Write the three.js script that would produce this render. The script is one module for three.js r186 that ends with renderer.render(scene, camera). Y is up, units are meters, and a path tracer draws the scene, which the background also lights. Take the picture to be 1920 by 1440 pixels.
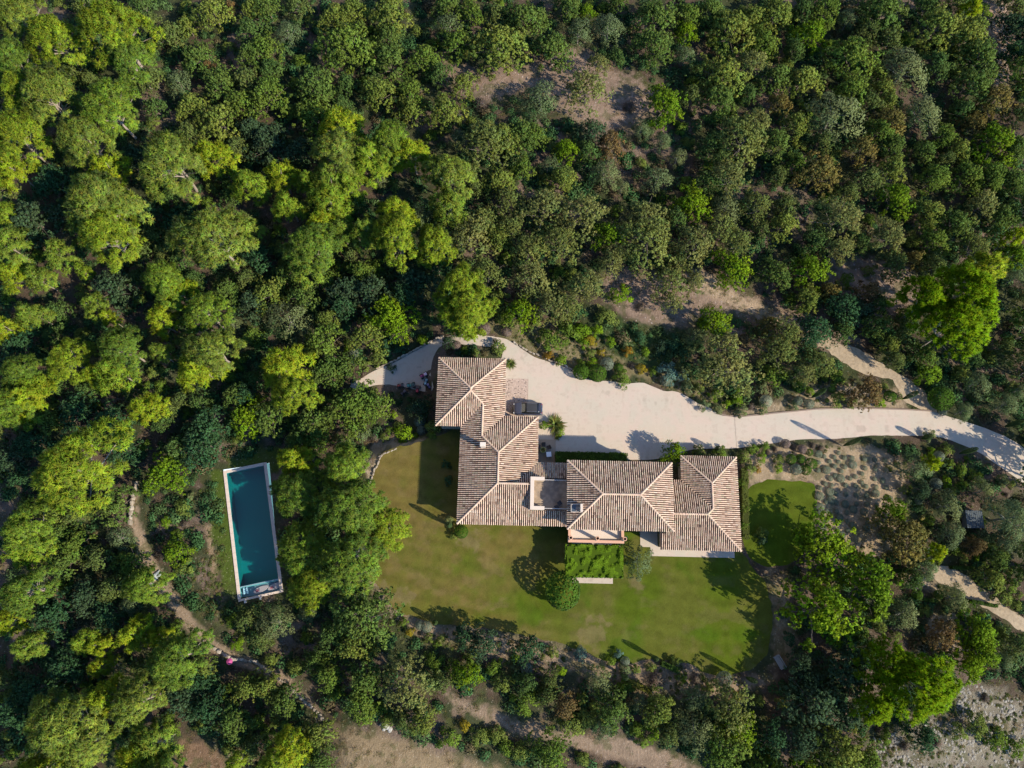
import * as THREE from 'three';
import { Sky } from 'three/addons/objects/Sky.js';
import { mergeGeometries } from 'three/addons/utils/BufferGeometryUtils.js';
import { RoundedBoxGeometry } from 'three/addons/geometries/RoundedBoxGeometry.js';
import { TessellateModifier } from 'three/addons/modifiers/TessellateModifier.js';

// ---------------------------------------------------------------- camera, sky, sun, exposure
const scene = new THREE.Scene();
const ALT = 100, FOCAL = 720 / Math.tan(THREE.MathUtils.degToRad(27.5)), TILT = Math.atan(365 / FOCAL);   // a drone 100 m up, its lens tipped 15 degrees off straight down
const camera = new THREE.PerspectiveCamera(55, 4 / 3, 1, 900);
camera.position.set(0, ALT, 0);
camera.up.set(0, 0, -1);
camera.lookAt(0, ALT - Math.cos(TILT), -Math.sin(TILT));

const sunDir = new THREE.Vector3(0.883 * Math.cos(0.606), Math.sin(0.606), 0.468 * Math.cos(0.606)).normalize();
const sky = new Sky();
sky.name = 'sky';
sky.scale.setScalar(800);
sky.material.uniforms.sunPosition.value.copy(sunDir);
sky.material.uniforms.turbidity.value = 3;
sky.material.uniforms.rayleigh.value = 1.4;
sky.material.uniforms.mieCoefficient.value = 0.004;
sky.userData = { kind: 'structure' };
scene.add(sky);
scene.environmentIntensity = 0.18;
const sun = new THREE.DirectionalLight(new THREE.Color().setRGB(1, 0.87, 0.68), 4.6);
sun.position.copy(sunDir).multiplyScalar(200);
sun.castShadow = true;
sun.shadow.radius = 1;
sun.shadow.mapSize.set(4096, 4096);
Object.assign(sun.shadow.camera, { left: -110, right: 110, top: 110, bottom: -110, near: 1, far: 420 });
scene.add(sun, sun.target);
const renderer = new THREE.WebGLRenderer({ antialias: true });
renderer.toneMapping = THREE.LinearToneMapping;
renderer.toneMappingExposure = 2.2;
renderer.shadowMap.enabled = true;

// ---------------------------------------------------------------- small tools
let seedState = 1;
const seed = (n) => { seedState = (n * 2654435761) >>> 0 || 1; };
function rnd() { seedState = (seedState + 0x6d2b79f5) | 0; let t = Math.imul(seedState ^ (seedState >>> 15), 1 | seedState); t = (t + Math.imul(t ^ (t >>> 7), 61 | t)) ^ t; return ((t ^ (t >>> 14)) >>> 0) / 4294967296; }
const rr = (a, b) => a + (b - a) * rnd();
const clamp = (v, a = 0, b = 1) => Math.min(b, Math.max(a, v));
const ss = (a, b, v) => { const t = clamp((v - a) / (b - a)); return t * t * (3 - 2 * t); };
const lerp = (a, b, t) => a + (b - a) * t;
const hash2 = (i, j) => { let h = Math.imul(i, 374761393) + Math.imul(j, 668265263); h = Math.imul(h ^ (h >>> 13), 1274126177); return ((h ^ (h >>> 16)) >>> 0) / 4294967296; };
function vnoise(x, y) {
  const i = Math.floor(x), j = Math.floor(y), u = x - i, v = y - j, a = u * u * (3 - 2 * u), b = v * v * (3 - 2 * v);
  return lerp(lerp(hash2(i, j), hash2(i + 1, j), a), lerp(hash2(i, j + 1), hash2(i + 1, j + 1), a), b);
}
function fbm(x, y, o = 4) { let s = 0, a = 0.5, n = 0; for (let k = 0; k < o; k++) { s += a * vnoise(x, y); n += a; a *= 0.5; x = x * 2.03 + 17.1; y = y * 2.03 + 5.3; } return s / n; }
const inside = (x, y, p) => { let c = false; for (let i = 0, j = p.length - 1; i < p.length; j = i++) if ((p[i][1] > y) !== (p[j][1] > y) && x < ((p[j][0] - p[i][0]) * (y - p[i][1])) / (p[j][1] - p[i][1]) + p[i][0]) c = !c; return c; };
function edgeDist(x, y, p, closed = true) { let d = 1e9; for (let i = 0; i < p.length - (closed ? 0 : 1); i++) { const [ax, ay] = p[i], [bx, by] = p[(i + 1) % p.length], t = clamp(((x - ax) * (bx - ax) + (y - ay) * (by - ay)) / ((bx - ax) ** 2 + (by - ay) ** 2 || 1)); d = Math.min(d, Math.hypot(x - ax - t * (bx - ax), y - ay - t * (by - ay))); } return d; }
const signed = (x, y, p) => (inside(x, y, p) ? -1 : 1) * edgeDist(x, y, p);

// lie of the land (metres): the plot is level, the wood and the drive west of the house lie lower
const DROP = [[-110, -30, -70], [-45, -20, -40], [-34, -6, -16], [-30.5, -4, -13.5], [-28.5, -9.9, -12.4], [-20, -9.9, -12.4], [-18.3, -12, -15], [-15.5, -19.3, -27.5], [60, -19.6, -28]];
function ground(x, z) {
  let a = -19, b = -28;
  for (let i = 0; i < DROP.length - 1; i++) if (z >= DROP[i][0] && z <= DROP[i + 1][0]) { const t = (z - DROP[i][0]) / (DROP[i + 1][0] - DROP[i][0]); a = lerp(DROP[i][1], DROP[i + 1][1], t); b = lerp(DROP[i][2], DROP[i + 1][2], t); }
  const wild = ss(-47, -58, z) + ss(-45, -56, x) + ss(16, 22, z) + ss(75, 90, x);
  return -2.2 * ss(a, b, x) + clamp(wild) * (fbm(x * 0.06 + 9, z * 0.06, 3) - 0.55) * 3;
}
// the survey sheet: drawn in 1/1920ths of the photograph's width, turned into metres on the ground (or at a height above it)
function spot(u, v, up = 0) {
  let h = 0, x, z;
  for (let k = 0; k < 6; k++) { const d = FOCAL * Math.cos(TILT) + (v - 720) * Math.sin(TILT), H = ALT - h - up; x = (H * (u - 960)) / d; z = (H * ((v - 720) * Math.cos(TILT) - FOCAL * Math.sin(TILT))) / d; h = lerp(h, ground(x, z), 0.8); }
  return new THREE.Vector3(x, h, z);
}
const flat = (list, up = 0) => list.map(([u, v]) => { const p = spot(u, v, up); return [p.x, p.z]; });
const scaleAt = (v) => ALT / (FOCAL * Math.cos(TILT) + (v - 720) * Math.sin(TILT));

const used = {};
const numbered = (n) => { const k = (used[n] = (used[n] ?? -1) + 1); return k ? n + '_' + String(k).padStart(3, '0') : n; };
function tag(o, label, category, group) { o.userData.label = label; o.userData.category = category; if (group) o.userData.group = group; return o; }
function shade(o) { o.traverse((c) => { if (c.isMesh) { c.castShadow = true; c.receiveShadow = true; } }); return o; }
function thing(name, label, category, pos, turn = 0, group) { const o = new THREE.Group(); o.name = numbered(name); if (pos) o.position.copy(pos); o.rotation.y = turn; scene.add(o); return tag(o, label, category, group); }
function part(name, geo, mat, parent) { const m = new THREE.Mesh(Array.isArray(geo) ? merge(geo) : geo, mat); m.name = name; m.castShadow = m.receiveShadow = true; parent.add(m); return m; }
function structure(name, geo, mat) { const m = new THREE.Mesh(geo, mat); m.name = numbered(name); m.userData.kind = 'structure'; m.castShadow = m.receiveShadow = true; scene.add(m); return m; }
function merge(list) { const some = list.some((g) => !g.index); const l = list.map((g) => { const n = some && g.index ? g.toNonIndexed() : g; for (const k of Object.keys(n.attributes)) if (!['position', 'normal', 'uv', 'color'].includes(k)) n.deleteAttribute(k); return n; }); const keep = ['position', 'normal', 'uv', 'color'].filter((k) => l.every((g) => g.attributes[k])); l.forEach((g) => { for (const k of Object.keys(g.attributes)) if (!keep.includes(k)) g.deleteAttribute(k); }); return l.length > 1 ? mergeGeometries(l) : l[0]; }
const box = (w, h, d, x = 0, y = 0, z = 0, ry = 0) => new THREE.BoxGeometry(w, h, d).rotateY(ry).translate(x, y, z);
const rbox = (w, h, d, r, x = 0, y = 0, z = 0, ry = 0) => new RoundedBoxGeometry(w, h, d, 2, r).rotateY(ry).translate(x, y, z);
const cyl = (r0, r1, h, x = 0, y = 0, z = 0, n = 14) => new THREE.CylinderGeometry(r0, r1, h, n).translate(x, y, z);
const rgb = (r, g, b) => new THREE.Color().setRGB(r, g, b);
const std = (r, g, b, rough = 0.9, more = {}) => new THREE.MeshStandardMaterial({ color: rgb(r, g, b), roughness: rough, ...more });

// ---------------------------------------------------------------- computed textures
function texture(w, h, paint, srgb = true) {
  const d = new Uint8Array(w * h * 4), c = [0, 0, 0];
  const enc = (v) => 255 * (v <= 0.0031308 ? v * 12.92 : 1.055 * Math.pow(v, 1 / 2.4) - 0.055);
  for (let j = 0; j < h; j++) for (let i = 0; i < w; i++) { paint(i, j, c); const k = (j * w + i) * 4; for (let q = 0; q < 3; q++) d[k + q] = clamp(srgb ? enc(clamp(c[q])) : 255 * c[q], 0, 255); d[k + 3] = 255; }
  const t = new THREE.DataTexture(d, w, h);
  t.colorSpace = srgb ? THREE.SRGBColorSpace : THREE.NoColorSpace; t.magFilter = THREE.LinearFilter; t.minFilter = THREE.LinearFilter; t.wrapS = t.wrapT = THREE.MirroredRepeatWrapping; t.needsUpdate = true;
  return t;
}
const mixc = (c, d, t) => { for (let q = 0; q < 3; q++) c[q] = lerp(c[q], d[q], t); };
const grain = texture(512, 512, (i, j, c) => { c[0] = c[1] = c[2] = 0.55 * fbm(i / 9, j / 9, 3) + 0.45 * fbm(i / 40 + 7, j / 40, 3); }, false);
const bumped = (scaleM) => { const t = grain.clone(); t.repeat.set(1 / scaleM, 1 / scaleM); t.needsUpdate = true; return t; };

// ---------------------------------------------------------------- outlines on the survey sheet
const DRIVE = [[957, 640], [970, 648], [983, 657], [997, 667], [1030, 679], [1060, 689], [1083, 704], [1100, 711], [1127, 714], [1150, 715], [1169, 719], [1187, 718], [1208, 718], [1225, 725], [1246, 734], [1262, 733], [1287, 743], [1308, 756], [1333, 766], [1346, 777], [1367, 781], [1400, 781], [1460, 775], [1532, 768], [1604, 766], [1700, 769], [1748, 772], [1779, 781], [1844, 802], [1892, 822], [1921, 841], [2010, 900], [2010, 980], [1960, 940], [1911, 900], [1873, 874], [1832, 846], [1796, 831], [1758, 819], [1700, 817], [1628, 817], [1604, 820], [1556, 823], [1500, 824], [1442, 832], [1383, 840], [1300, 843], [1262, 854], [1220, 862], [1180, 862], [1040, 866], [1000, 870], [940, 800], [940, 672], [946, 655]];
const WEST_DRIVE = [[957, 640], [940, 634], [905, 629], [870, 627], [833, 632], [806, 644], [780, 657], [743, 678], [707, 693], [682, 707], [655, 724], [668, 729], [709, 722], [738, 722], [800, 735], [812, 732], [808, 703], [812, 673], [823, 652], [850, 643], [870, 646], [915, 650], [946, 655]];
const LAWN = [[800, 824], [777, 832], [745, 840], [717, 852], [703, 880], [692, 912], [690, 960], [692, 1020], [695, 1085], [725, 1117], [745, 1146], [770, 1155], [815, 1169], [860, 1172], [905, 1178], [980, 1190], [1042, 1205], [1090, 1219], [1135, 1238], [1185, 1243], [1210, 1236], [1250, 1238], [1285, 1243], [1330, 1265], [1365, 1267], [1410, 1252], [1435, 1232], [1447, 1180], [1446, 1130], [1430, 1085], [1400, 1050], [1370, 1010], [1240, 960], [1000, 900], [900, 800]];
const LAWN_EAST = [[1402, 918], [1420, 906], [1447, 899], [1475, 902], [1504, 903], [1526, 909], [1527, 950], [1529, 994], [1518, 1020], [1490, 1052], [1450, 1062], [1412, 1050], [1396, 1020], [1392, 960]];
const PATH_SE = [[1745, 1072], [1775, 1060], [1800, 1072], [1830, 1096], [1862, 1118], [1890, 1140], [1935, 1168], [2000, 1200], [2000, 1225], [1920, 1186], [1880, 1160], [1850, 1142], [1822, 1128], [1790, 1104], [1760, 1092]];
const PATH_NE = [[1535, 636], [1556, 638], [1609, 656], [1650, 678], [1681, 699], [1726, 728], [1757, 771], [1738, 771], [1715, 758], [1690, 748], [1676, 716], [1640, 706], [1604, 694], [1554, 658], [1530, 646]];
const POOL = [[419, 880.6], [505, 868], [526, 1110], [446.5, 1121]];
// bare and dry patches of ground: [outline, colour, softness in metres]
const PALE = [0.30, 0.235, 0.16], DRY = [0.18, 0.135, 0.08], PINK = [0.19, 0.138, 0.104], STONE = [0.17, 0.15, 0.11];
const PATCHES = [
  [[[1398, 852], [1450, 838], [1580, 834], [1662, 846], [1700, 880], [1700, 1010], [1640, 1050], [1560, 1010], [1530, 1000], [1528, 904], [1400, 910]], [0.25, 0.19, 0.122], 1.2],
  [[[960, 650], [1100, 690], [1250, 720], [1345, 770], [1345, 740], [1240, 690], [1130, 650], [1000, 600], [900, 610]], [0.15, 0.125, 0.065], 1.6],
  [[[1346, 780], [1500, 772], [1700, 772], [1690, 735], [1560, 720], [1420, 760]], [0.24, 0.185, 0.12], 1.5],
  [[[1130, 508], [1310, 515], [1400, 560], [1500, 590], [1620, 640], [1560, 640], [1430, 600], [1330, 580], [1290, 610], [1200, 610], [1130, 560]], PINK, 2],
  [[[1305, 510], [1345, 520], [1400, 556], [1450, 580], [1500, 600], [1560, 640], [1545, 652], [1480, 616], [1420, 594], [1360, 570], [1310, 545]], [0.27, 0.205, 0.14], 1.2],
  [[[820, 100], [900, 140], [1000, 120], [1090, 90], [1200, 150], [1260, 190], [1180, 240], [1100, 250], [1000, 170], [900, 190], [830, 160]], PINK, 3],
  [[[1440, 1060], [1480, 1100], [1490, 1240], [1450, 1250], [1445, 1100]], DRY, 1.5],
  [[[690, 900], [720, 850], [800, 830], [780, 815], [700, 830], [680, 880]], PALE, 1],
  [[[690, 1070], [750, 1150], [860, 1175], [1050, 1210], [1140, 1245], [1290, 1248], [1360, 1275], [1450, 1275], [1380, 1310], [1200, 1290], [1000, 1240], [800, 1200], [700, 1120]], [0.2, 0.15, 0.098], 1.5],
  [[[612, 1350], [655, 1362], [730, 1380], [805, 1408], [880, 1425], [1000, 1450], [1000, 1520], [560, 1520], [620, 1440]], DRY, 1.4],
  [[[830, 1296], [900, 1320], [960, 1345], [1060, 1372], [1185, 1385], [1260, 1412], [1330, 1450], [1250, 1450], [1100, 1410], [960, 1375], [850, 1330]], [0.19, 0.14, 0.098], 1.2],
  [[[340, 1385], [380, 1395], [440, 1430], [460, 1500], [300, 1500]], [0.14, 0.09, 0.056], 1],
  [[[1790, 1290], [1830, 1285], [1930, 1310], [1930, 1440], [1640, 1450], [1620, 1390], [1700, 1360], [1800, 1350]], STONE, 2.5],
  [[[250, 905], [258, 905], [262, 985], [288, 1045], [322, 1100], [362, 1160], [405, 1205], [450, 1228], [530, 1262], [612, 1340], [600, 1348], [515, 1276], [440, 1242], [390, 1218], [345, 1172], [302, 1112], [264, 1055], [244, 990]], [0.22, 0.165, 0.115], 0.7],
  [[[385, 985], [397, 985], [408, 1080], [396, 1085]], [0.2, 0.145, 0.09], 0.8],
  [[[1840, 0], [1900, 0], [1900, 120], [1880, 200], [1850, 120]], PINK, 1.5],
  [[[1560, 480], [1700, 490], [1720, 560], [1640, 620], [1560, 560]], PINK, 2.5],
  [[[1660, 1075], [1740, 1085], [1760, 1110], [1700, 1100]], PALE, 1.2],
  [[[1740, 1150], [1790, 1160], [1800, 1215], [1750, 1215]], PALE, 1.5],
].map(([p, c, s]) => [flat(p), c, s]);
const GRASSY = [
  [[[1130, 580], [1200, 610], [1300, 620], [1290, 690], [1230, 700], [1150, 660], [1100, 620]], [0.025, 0.045, 0.014], 1.2],
  [[[396, 880], [420, 884], [450, 1110], [420, 1120], [398, 1000]], [0.05, 0.075, 0.012], 0.9],
  [[[420, 840], [560, 840], [560, 880], [430, 880]], [0.05, 0.07, 0.012], 1.5],
].map(([p, c, s]) => [flat(p), c, s]);

// ---------------------------------------------------------------- ground
{
  const X0 = -95, X1 = 95, Z0 = -100, Z1 = 40, W = 1740, H = 1282;
  const boxes = [...PATCHES, ...GRASSY].map(([p, c, s]) => ({ p, c, s, x0: Math.min(...p.map((q) => q[0])) - s, x1: Math.max(...p.map((q) => q[0])) + s, z0: Math.min(...p.map((q) => q[1])) - s, z1: Math.max(...p.map((q) => q[1])) + s }));
  const map = texture(W, H, (i, j, c) => {
    const x = lerp(X0, X1, (i + 0.5) / W), z = lerp(Z1, Z0, (j + 0.5) / H);
    const n1 = fbm(x * 0.14, z * 0.14, 3), n2 = fbm(x * 1.1 + 40, z * 1.1, 3), n3 = hash2(i, j);
    c[0] = 0.06; c[1] = 0.044; c[2] = 0.031;
    mixc(c, [0.11, 0.082, 0.062], ss(0.5, 0.7, n1));
    mixc(c, [0.024, 0.036, 0.013], ss(0.42, 0.6, fbm(x * 0.3 - 20, z * 0.3 + 4, 3)) * 0.8);
    for (const b of boxes) if (x > b.x0 && x < b.x1 && z > b.z0 && z < b.z1) { const d = signed(x, z, b.p) + (n2 - 0.5) * b.s * 1.6; mixc(c, b.c, ss(b.s * 0.5, -b.s * 0.5, d) * 0.95); }
    mixc(c, [0.05, 0.058, 0.02], ss(0.56, 0.72, fbm(x * 0.75 + 3, z * 0.75 + 90, 4)) * 0.55);
    mixc(c, [0.44, 0.38, 0.31], n3 > 0.988 ? 0.35 : 0);
    const k = 0.72 + 0.56 * n2 + (n3 - 0.5) * 0.22;
    c[0] *= k; c[1] *= k; c[2] *= k;
  });
  let g = new THREE.PlaneGeometry(320, 280, 256, 224).rotateX(-Math.PI / 2).translate(0, 0, -30), p = g.attributes.position, uv = g.attributes.uv;
  for (let i = 0; i < p.count; i++) { const x = p.getX(i), z = p.getZ(i); p.setY(i, ground(x, z)); uv.setXY(i, (x - X0) / (X1 - X0), (Z1 - z) / (Z1 - Z0)); }
  // the cells round the pool are cut out and filled again with the basin's outline left open
  const [hx0, hx1, hz0, hz1] = [-43.75, -28.75, -17.5, 5], idx = [], src = g.index.array;
  for (let i = 0; i < src.length; i += 3) { const cx = (p.getX(src[i]) + p.getX(src[i + 1]) + p.getX(src[i + 2])) / 3, cz = (p.getZ(src[i]) + p.getZ(src[i + 1]) + p.getZ(src[i + 2])) / 3; if (!(cx > hx0 && cx < hx1 && cz > hz0 && cz < hz1)) idx.push(src[i], src[i + 1], src[i + 2]); }
  g.setIndex(idx);
  const rim = new THREE.Shape([[hx0, -hz0], [hx1, -hz0], [hx1, -hz1], [hx0, -hz1]].map((q) => new THREE.Vector2(...q)));
  rim.holes.push(new THREE.Path(flat(POOL).map(([x, z]) => new THREE.Vector2(x, -z))));
  const fill = new THREE.ShapeGeometry(rim).rotateX(-Math.PI / 2), fp = fill.attributes.position;
  for (let i = 0; i < fp.count; i++) { fp.setY(i, ground(fp.getX(i), fp.getZ(i))); fill.attributes.uv.setXY(i, (fp.getX(i) - X0) / (X1 - X0), (Z1 - fp.getZ(i)) / (Z1 - Z0)); }
  g = mergeGeometries([g, fill]);
  g.computeVertexNormals();
  const bm = grain.clone(); bm.repeat.set(60, 44); bm.needsUpdate = true;
  structure('ground', g, new THREE.MeshPhysicalMaterial({ specularIntensity: 0.15, map, roughness: 1, bumpMap: bm, bumpScale: 0.12 }));
}
function sheet(name, outline, y, mat, slope = false, uvm = 1) {
  const s = new THREE.Shape(outline.map(([x, z]) => new THREE.Vector2(x, -z)));
  let g = new THREE.ShapeGeometry(s).rotateX(-Math.PI / 2);
  if (slope) g = new TessellateModifier(0.7, 9).modify(g);
  const p = g.attributes.position, uv = new Float32Array(p.count * 2);
  for (let i = 0; i < p.count; i++) { const x = p.getX(i), z = p.getZ(i); p.setY(i, (slope ? ground(x, z) : 0) + y); uv[2 * i] = x / uvm + 0.5; uv[2 * i + 1] = -z / uvm + 0.5; }
  g.setAttribute('uv', new THREE.BufferAttribute(uv, 2));
  g.computeVertexNormals();
  return structure(name, g, mat);
}
// rounds the corners of an outline and makes its edge a little ragged
function organic(outline, rough = 0.12, step = 0.5) {
  const c = new THREE.CatmullRomCurve3(outline.map(([x, z]) => new THREE.Vector3(x, 0, z)), true, 'centripetal');
  return c.getSpacedPoints(Math.round(c.getLength() / step)).slice(0, -1).map((p) => [p.x + (vnoise(p.x * 1.3, p.z * 1.3) - 0.5) * 2 * rough, p.z + (vnoise(p.x * 1.3 + 50, p.z * 1.3) - 0.5) * 2 * rough]);
}
const driveOutline = flat(DRIVE);
const concrete = texture(1024, 1024, (i, j, c) => {
  const x = i / 1024 * 40, z = j / 1024 * 40, n = fbm(x * 0.35, z * 0.35, 4), m = fbm(x * 2.2 + 9, z * 2.2, 4), h = hash2(i, j);
  c[0] = 0.362; c[1] = 0.306; c[2] = 0.246;
  mixc(c, [0.342, 0.302, 0.242], ss(0.4, 0.65, n)); mixc(c, [0.378, 0.298, 0.245], ss(0.5, 0.7, fbm(x * 0.9 + 30, z * 0.9, 3)) * 0.6);
  mixc(c, [0.27, 0.22, 0.175], ss(0.52, 0.78, m) * 0.4);
  mixc(c, [0.2, 0.165, 0.13], ss(0.72, 0.82, fbm(x * 0.6 + 70, z * 0.6 + 11, 4)) * 0.35);
  const k = 0.93 + 0.09 * m + (h - 0.5) * 0.09; c[0] *= k; c[1] *= k; c[2] *= k;
});
const driveMat = new THREE.MeshStandardMaterial({ map: concrete, roughness: 0.92, bumpMap: bumped(0.04), bumpScale: 0.004 });
sheet('driveway', organic(driveOutline, 0.05, 0.7), 0.03, driveMat, false, 40);
sheet('driveway', organic(flat(WEST_DRIVE), 0.05, 0.7), 0.07, driveMat, true, 40);
// expansion joint across the drive and the stone kerb on its north side
{
  const a = spot(1377, 782), b = spot(1381, 838), d = b.clone().sub(a);
  const g = box(0.05, 0.012, d.length(), 0, 0, 0, Math.atan2(d.x, d.z)).translate((a.x + b.x) / 2, 0.032, (a.z + b.z) / 2);
  structure('drive_joint', g, std(0.18, 0.15, 0.12));
  const line = flat([[1346, 776], [1367, 780], [1400, 780], [1460, 774], [1532, 767], [1604, 765], [1700, 768], [1748, 771]]), gs = [];
  for (let i = 0; i < line.length - 1; i++) { const [ax, az] = line[i], [bx, bz] = line[i + 1], l = Math.hypot(bx - ax, bz - az); gs.push(box(0.16, 0.16, l + 0.05, 0, 0, 0, Math.atan2(bx - ax, bz - az)).translate((ax + bx) / 2, 0.08, (az + bz) / 2)); }
  structure('kerb', merge(gs), std(0.17, 0.125, 0.095));
}
const BALD = [[1112, 1188, 2.3], [880, 1012, 1.6], [715, 1110, 1.8], [1195, 1096, 1.2], [1400, 1255, 1.3], [760, 1120, 1.4]].map(([u, v, r]) => { const p = spot(u, v); return [p.x, p.z, r]; });
const lawnTex = (dry, sd) => texture(1024, 1024, (i, j, c) => {
  const wx = (i / 1024 - 0.5) * 55, wz = (0.5 - j / 1024) * 55, x = i / 1024 * 55 + sd, z = j / 1024 * 55, west = 0.55 + 0.9 * ss(9, -8, wx + (fbm(x * 0.3, z * 0.3, 2) - 0.5) * 10), n = fbm(x * 0.16, z * 0.16, 3), m = fbm(x * 1.4, z * 1.4, 4), h = hash2(i, j);
  c[0] = 0.05; c[1] = 0.072; c[2] = 0.006;
  mixc(c, [0.082, 0.076, 0.018], clamp(ss(0.3, 0.58, n) * dry * west));
  mixc(c, [0.038, 0.075, 0.004], ss(0.55, 0.75, fbm(x * 0.3 + 33, z * 0.3, 3)) * 0.6);
  mixc(c, [0.115, 0.088, 0.04], ss(0.52, 0.74, fbm(x * 0.5 + 80, z * 0.7 + 7, 5)) * 0.5 * dry * west);
  mixc(c, [0.108, 0.08, 0.024], dry * 0.8 * ss(9, -7, wx + (fbm(x * 0.35 + 11, z * 0.35, 3) - 0.5) * 22) * clamp(0.35 + 0.95 * fbm(x * 0.8, z * 0.8 + 5, 4)));
  for (const [px, pz, pr] of BALD) mixc(c, [0.12, 0.095, 0.045], 0.6 * ss(pr, pr * 0.3, Math.hypot(wx - px, wz - pz) + (fbm(x * 1.1, z * 1.1, 4) - 0.5) * pr * 2.4));
  const stripe = Math.sin((z * 0.96 + x * 0.2) * 3.4 + fbm(x * 0.2, z * 0.2, 2) * 3);
  const k = 0.82 + 0.42 * (m - 0.1) + stripe * 0.06 + (h - 0.5) * 0.3; c[0] *= k; c[1] *= k; c[2] *= k;
});
sheet('lawn', organic(flat(LAWN), 0.22, 0.45), 0.012, new THREE.MeshPhysicalMaterial({ specularIntensity: 0.1, map: lawnTex(0.85, 0), roughness: 1, bumpMap: bumped(0.03), bumpScale: 0.03 }), false, 55);
sheet('lawn', organic(flat(LAWN_EAST), 0.15, 0.45), 0.012, new THREE.MeshPhysicalMaterial({ specularIntensity: 0.1, map: lawnTex(0.12, 300), roughness: 1, bumpMap: bumped(0.03), bumpScale: 0.03 }), false, 55);
const gravel = texture(512, 512, (i, j, c) => { const m = fbm(i / 6, j / 6, 3), n = fbm(i / 60, j / 60, 3), h = hash2(i, j); const k = 0.62 + 0.5 * m + (h - 0.5) * 0.3 + (n - 0.5) * 0.4; c[0] = 0.3 * k; c[1] = 0.235 * k; c[2] = 0.155 * k; });
const gravelMat = new THREE.MeshStandardMaterial({ map: gravel, roughness: 1, bumpMap: bumped(0.05), bumpScale: 0.03 });
sheet('gravel_path', organic(flat(PATH_SE), 0.25, 0.6), 0.02, gravelMat, false, 20);
sheet('gravel_path', organic(flat(PATH_NE), 0.3, 0.6), 0.02, gravelMat, false, 20);

// ---------------------------------------------------------------- villa
const PHI = THREE.MathUtils.degToRad(1.3), K = 0.32;
const villa = thing('villa', 'sprawling stone villa with pale clay tiled hip roofs beside the driveway', 'house', new THREE.Vector3(0, 0, 0), -PHI);
const loc = (u, v, h) => { const d = FOCAL * Math.cos(TILT) + (v - 720) * Math.sin(TILT), X = ((ALT - h) * (u - 960)) / d, Z = ((ALT - h) * ((v - 720) * Math.cos(TILT) - FOCAL * Math.sin(TILT))) / d; return [X * Math.cos(PHI) + Z * Math.sin(PHI), -X * Math.sin(PHI) + Z * Math.cos(PHI)]; };
const world = (x, y, z) => new THREE.Vector3(x * Math.cos(PHI) - z * Math.sin(PHI), y, x * Math.sin(PHI) + z * Math.cos(PHI));
const stuccoTex = texture(256, 256, (i, j, c) => { const m = fbm(i / 14, j / 14, 4), k = 0.86 + 0.28 * m; c[0] = 0.36 * k; c[1] = 0.285 * k; c[2] = 0.2 * k; });
const stucco = new THREE.MeshStandardMaterial({ map: stuccoTex, roughness: 0.95 });
const tileMat = new THREE.MeshStandardMaterial({ vertexColors: true, roughness: 0.88 });
const deckMat = std(0.1, 0.06, 0.04, 0.95), coverMat = std(0.36, 0.29, 0.22, 0.9);
const CLAY = [[0.46, 0.33, 0.235], [0.48, 0.355, 0.26], [0.44, 0.31, 0.22], [0.465, 0.32, 0.235], [0.45, 0.345, 0.235], [0.49, 0.385, 0.295], [0.40, 0.27, 0.19], [0.37, 0.305, 0.205], [0.26, 0.17, 0.12]];
class Tris {
  constructor() { this.p = []; this.n = []; this.c = []; this.i = []; }
  v(p, n, c) { this.p.push(p.x, p.y, p.z); this.n.push(n.x, n.y, n.z); this.c.push(c[0], c[1], c[2]); return this.p.length / 3 - 1; }
  tri(a, b, c) {   // wound so that its front is the side its normal points to
    const p = this.p, n = this.n, ux = p[3 * b] - p[3 * a], uy = p[3 * b + 1] - p[3 * a + 1], uz = p[3 * b + 2] - p[3 * a + 2], vx = p[3 * c] - p[3 * a], vy = p[3 * c + 1] - p[3 * a + 1], vz = p[3 * c + 2] - p[3 * a + 2];
    if ((uy * vz - uz * vy) * n[3 * a] + (uz * vx - ux * vz) * n[3 * a + 1] + (ux * vy - uy * vx) * n[3 * a + 2] < 0) this.i.push(a, c, b); else this.i.push(a, b, c);
  }
  build() { const g = new THREE.BufferGeometry(); g.setAttribute('position', new THREE.Float32BufferAttribute(this.p, 3)); g.setAttribute('normal', new THREE.Float32BufferAttribute(this.n, 3)); g.setAttribute('color', new THREE.Float32BufferAttribute(this.c, 3)); g.setIndex(this.i); return g; }
}
// one curved clay tile: from point a (upper end) to b (lower end), across t, up n
function clayTile(T, a, b, t, n, w0, w1, hgt, lift, col, seg, down) {
  const rows = [[a, w0, 0], [b, w1, lift]].map(([o, w, up]) => { const r = []; for (let k = 0; k <= seg; k++) { const q = (Math.PI * k) / seg, s = down ? -1 : 1, pos = o.clone().addScaledVector(t, w * Math.cos(q)).addScaledVector(n, up + s * hgt * Math.sin(q) * (w / w1)), nor = t.clone().multiplyScalar(Math.cos(q) * s).addScaledVector(n, Math.sin(q) + 0.15).normalize(); r.push(T.v(pos, nor, col)); } return r; });
  for (let k = 0; k < seg; k++) { const [A, B] = rows; T.i.push(A[k], B[k], A[k + 1], A[k + 1], B[k], B[k + 1]); }
  if (!down) { const m = T.v(b.clone(), b.clone().sub(a).normalize(), col.map((x) => x * 0.9)); for (let k = 0; k < seg; k++) T.i.push(rows[1][k], m, rows[1][k + 1]); }
}
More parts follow.
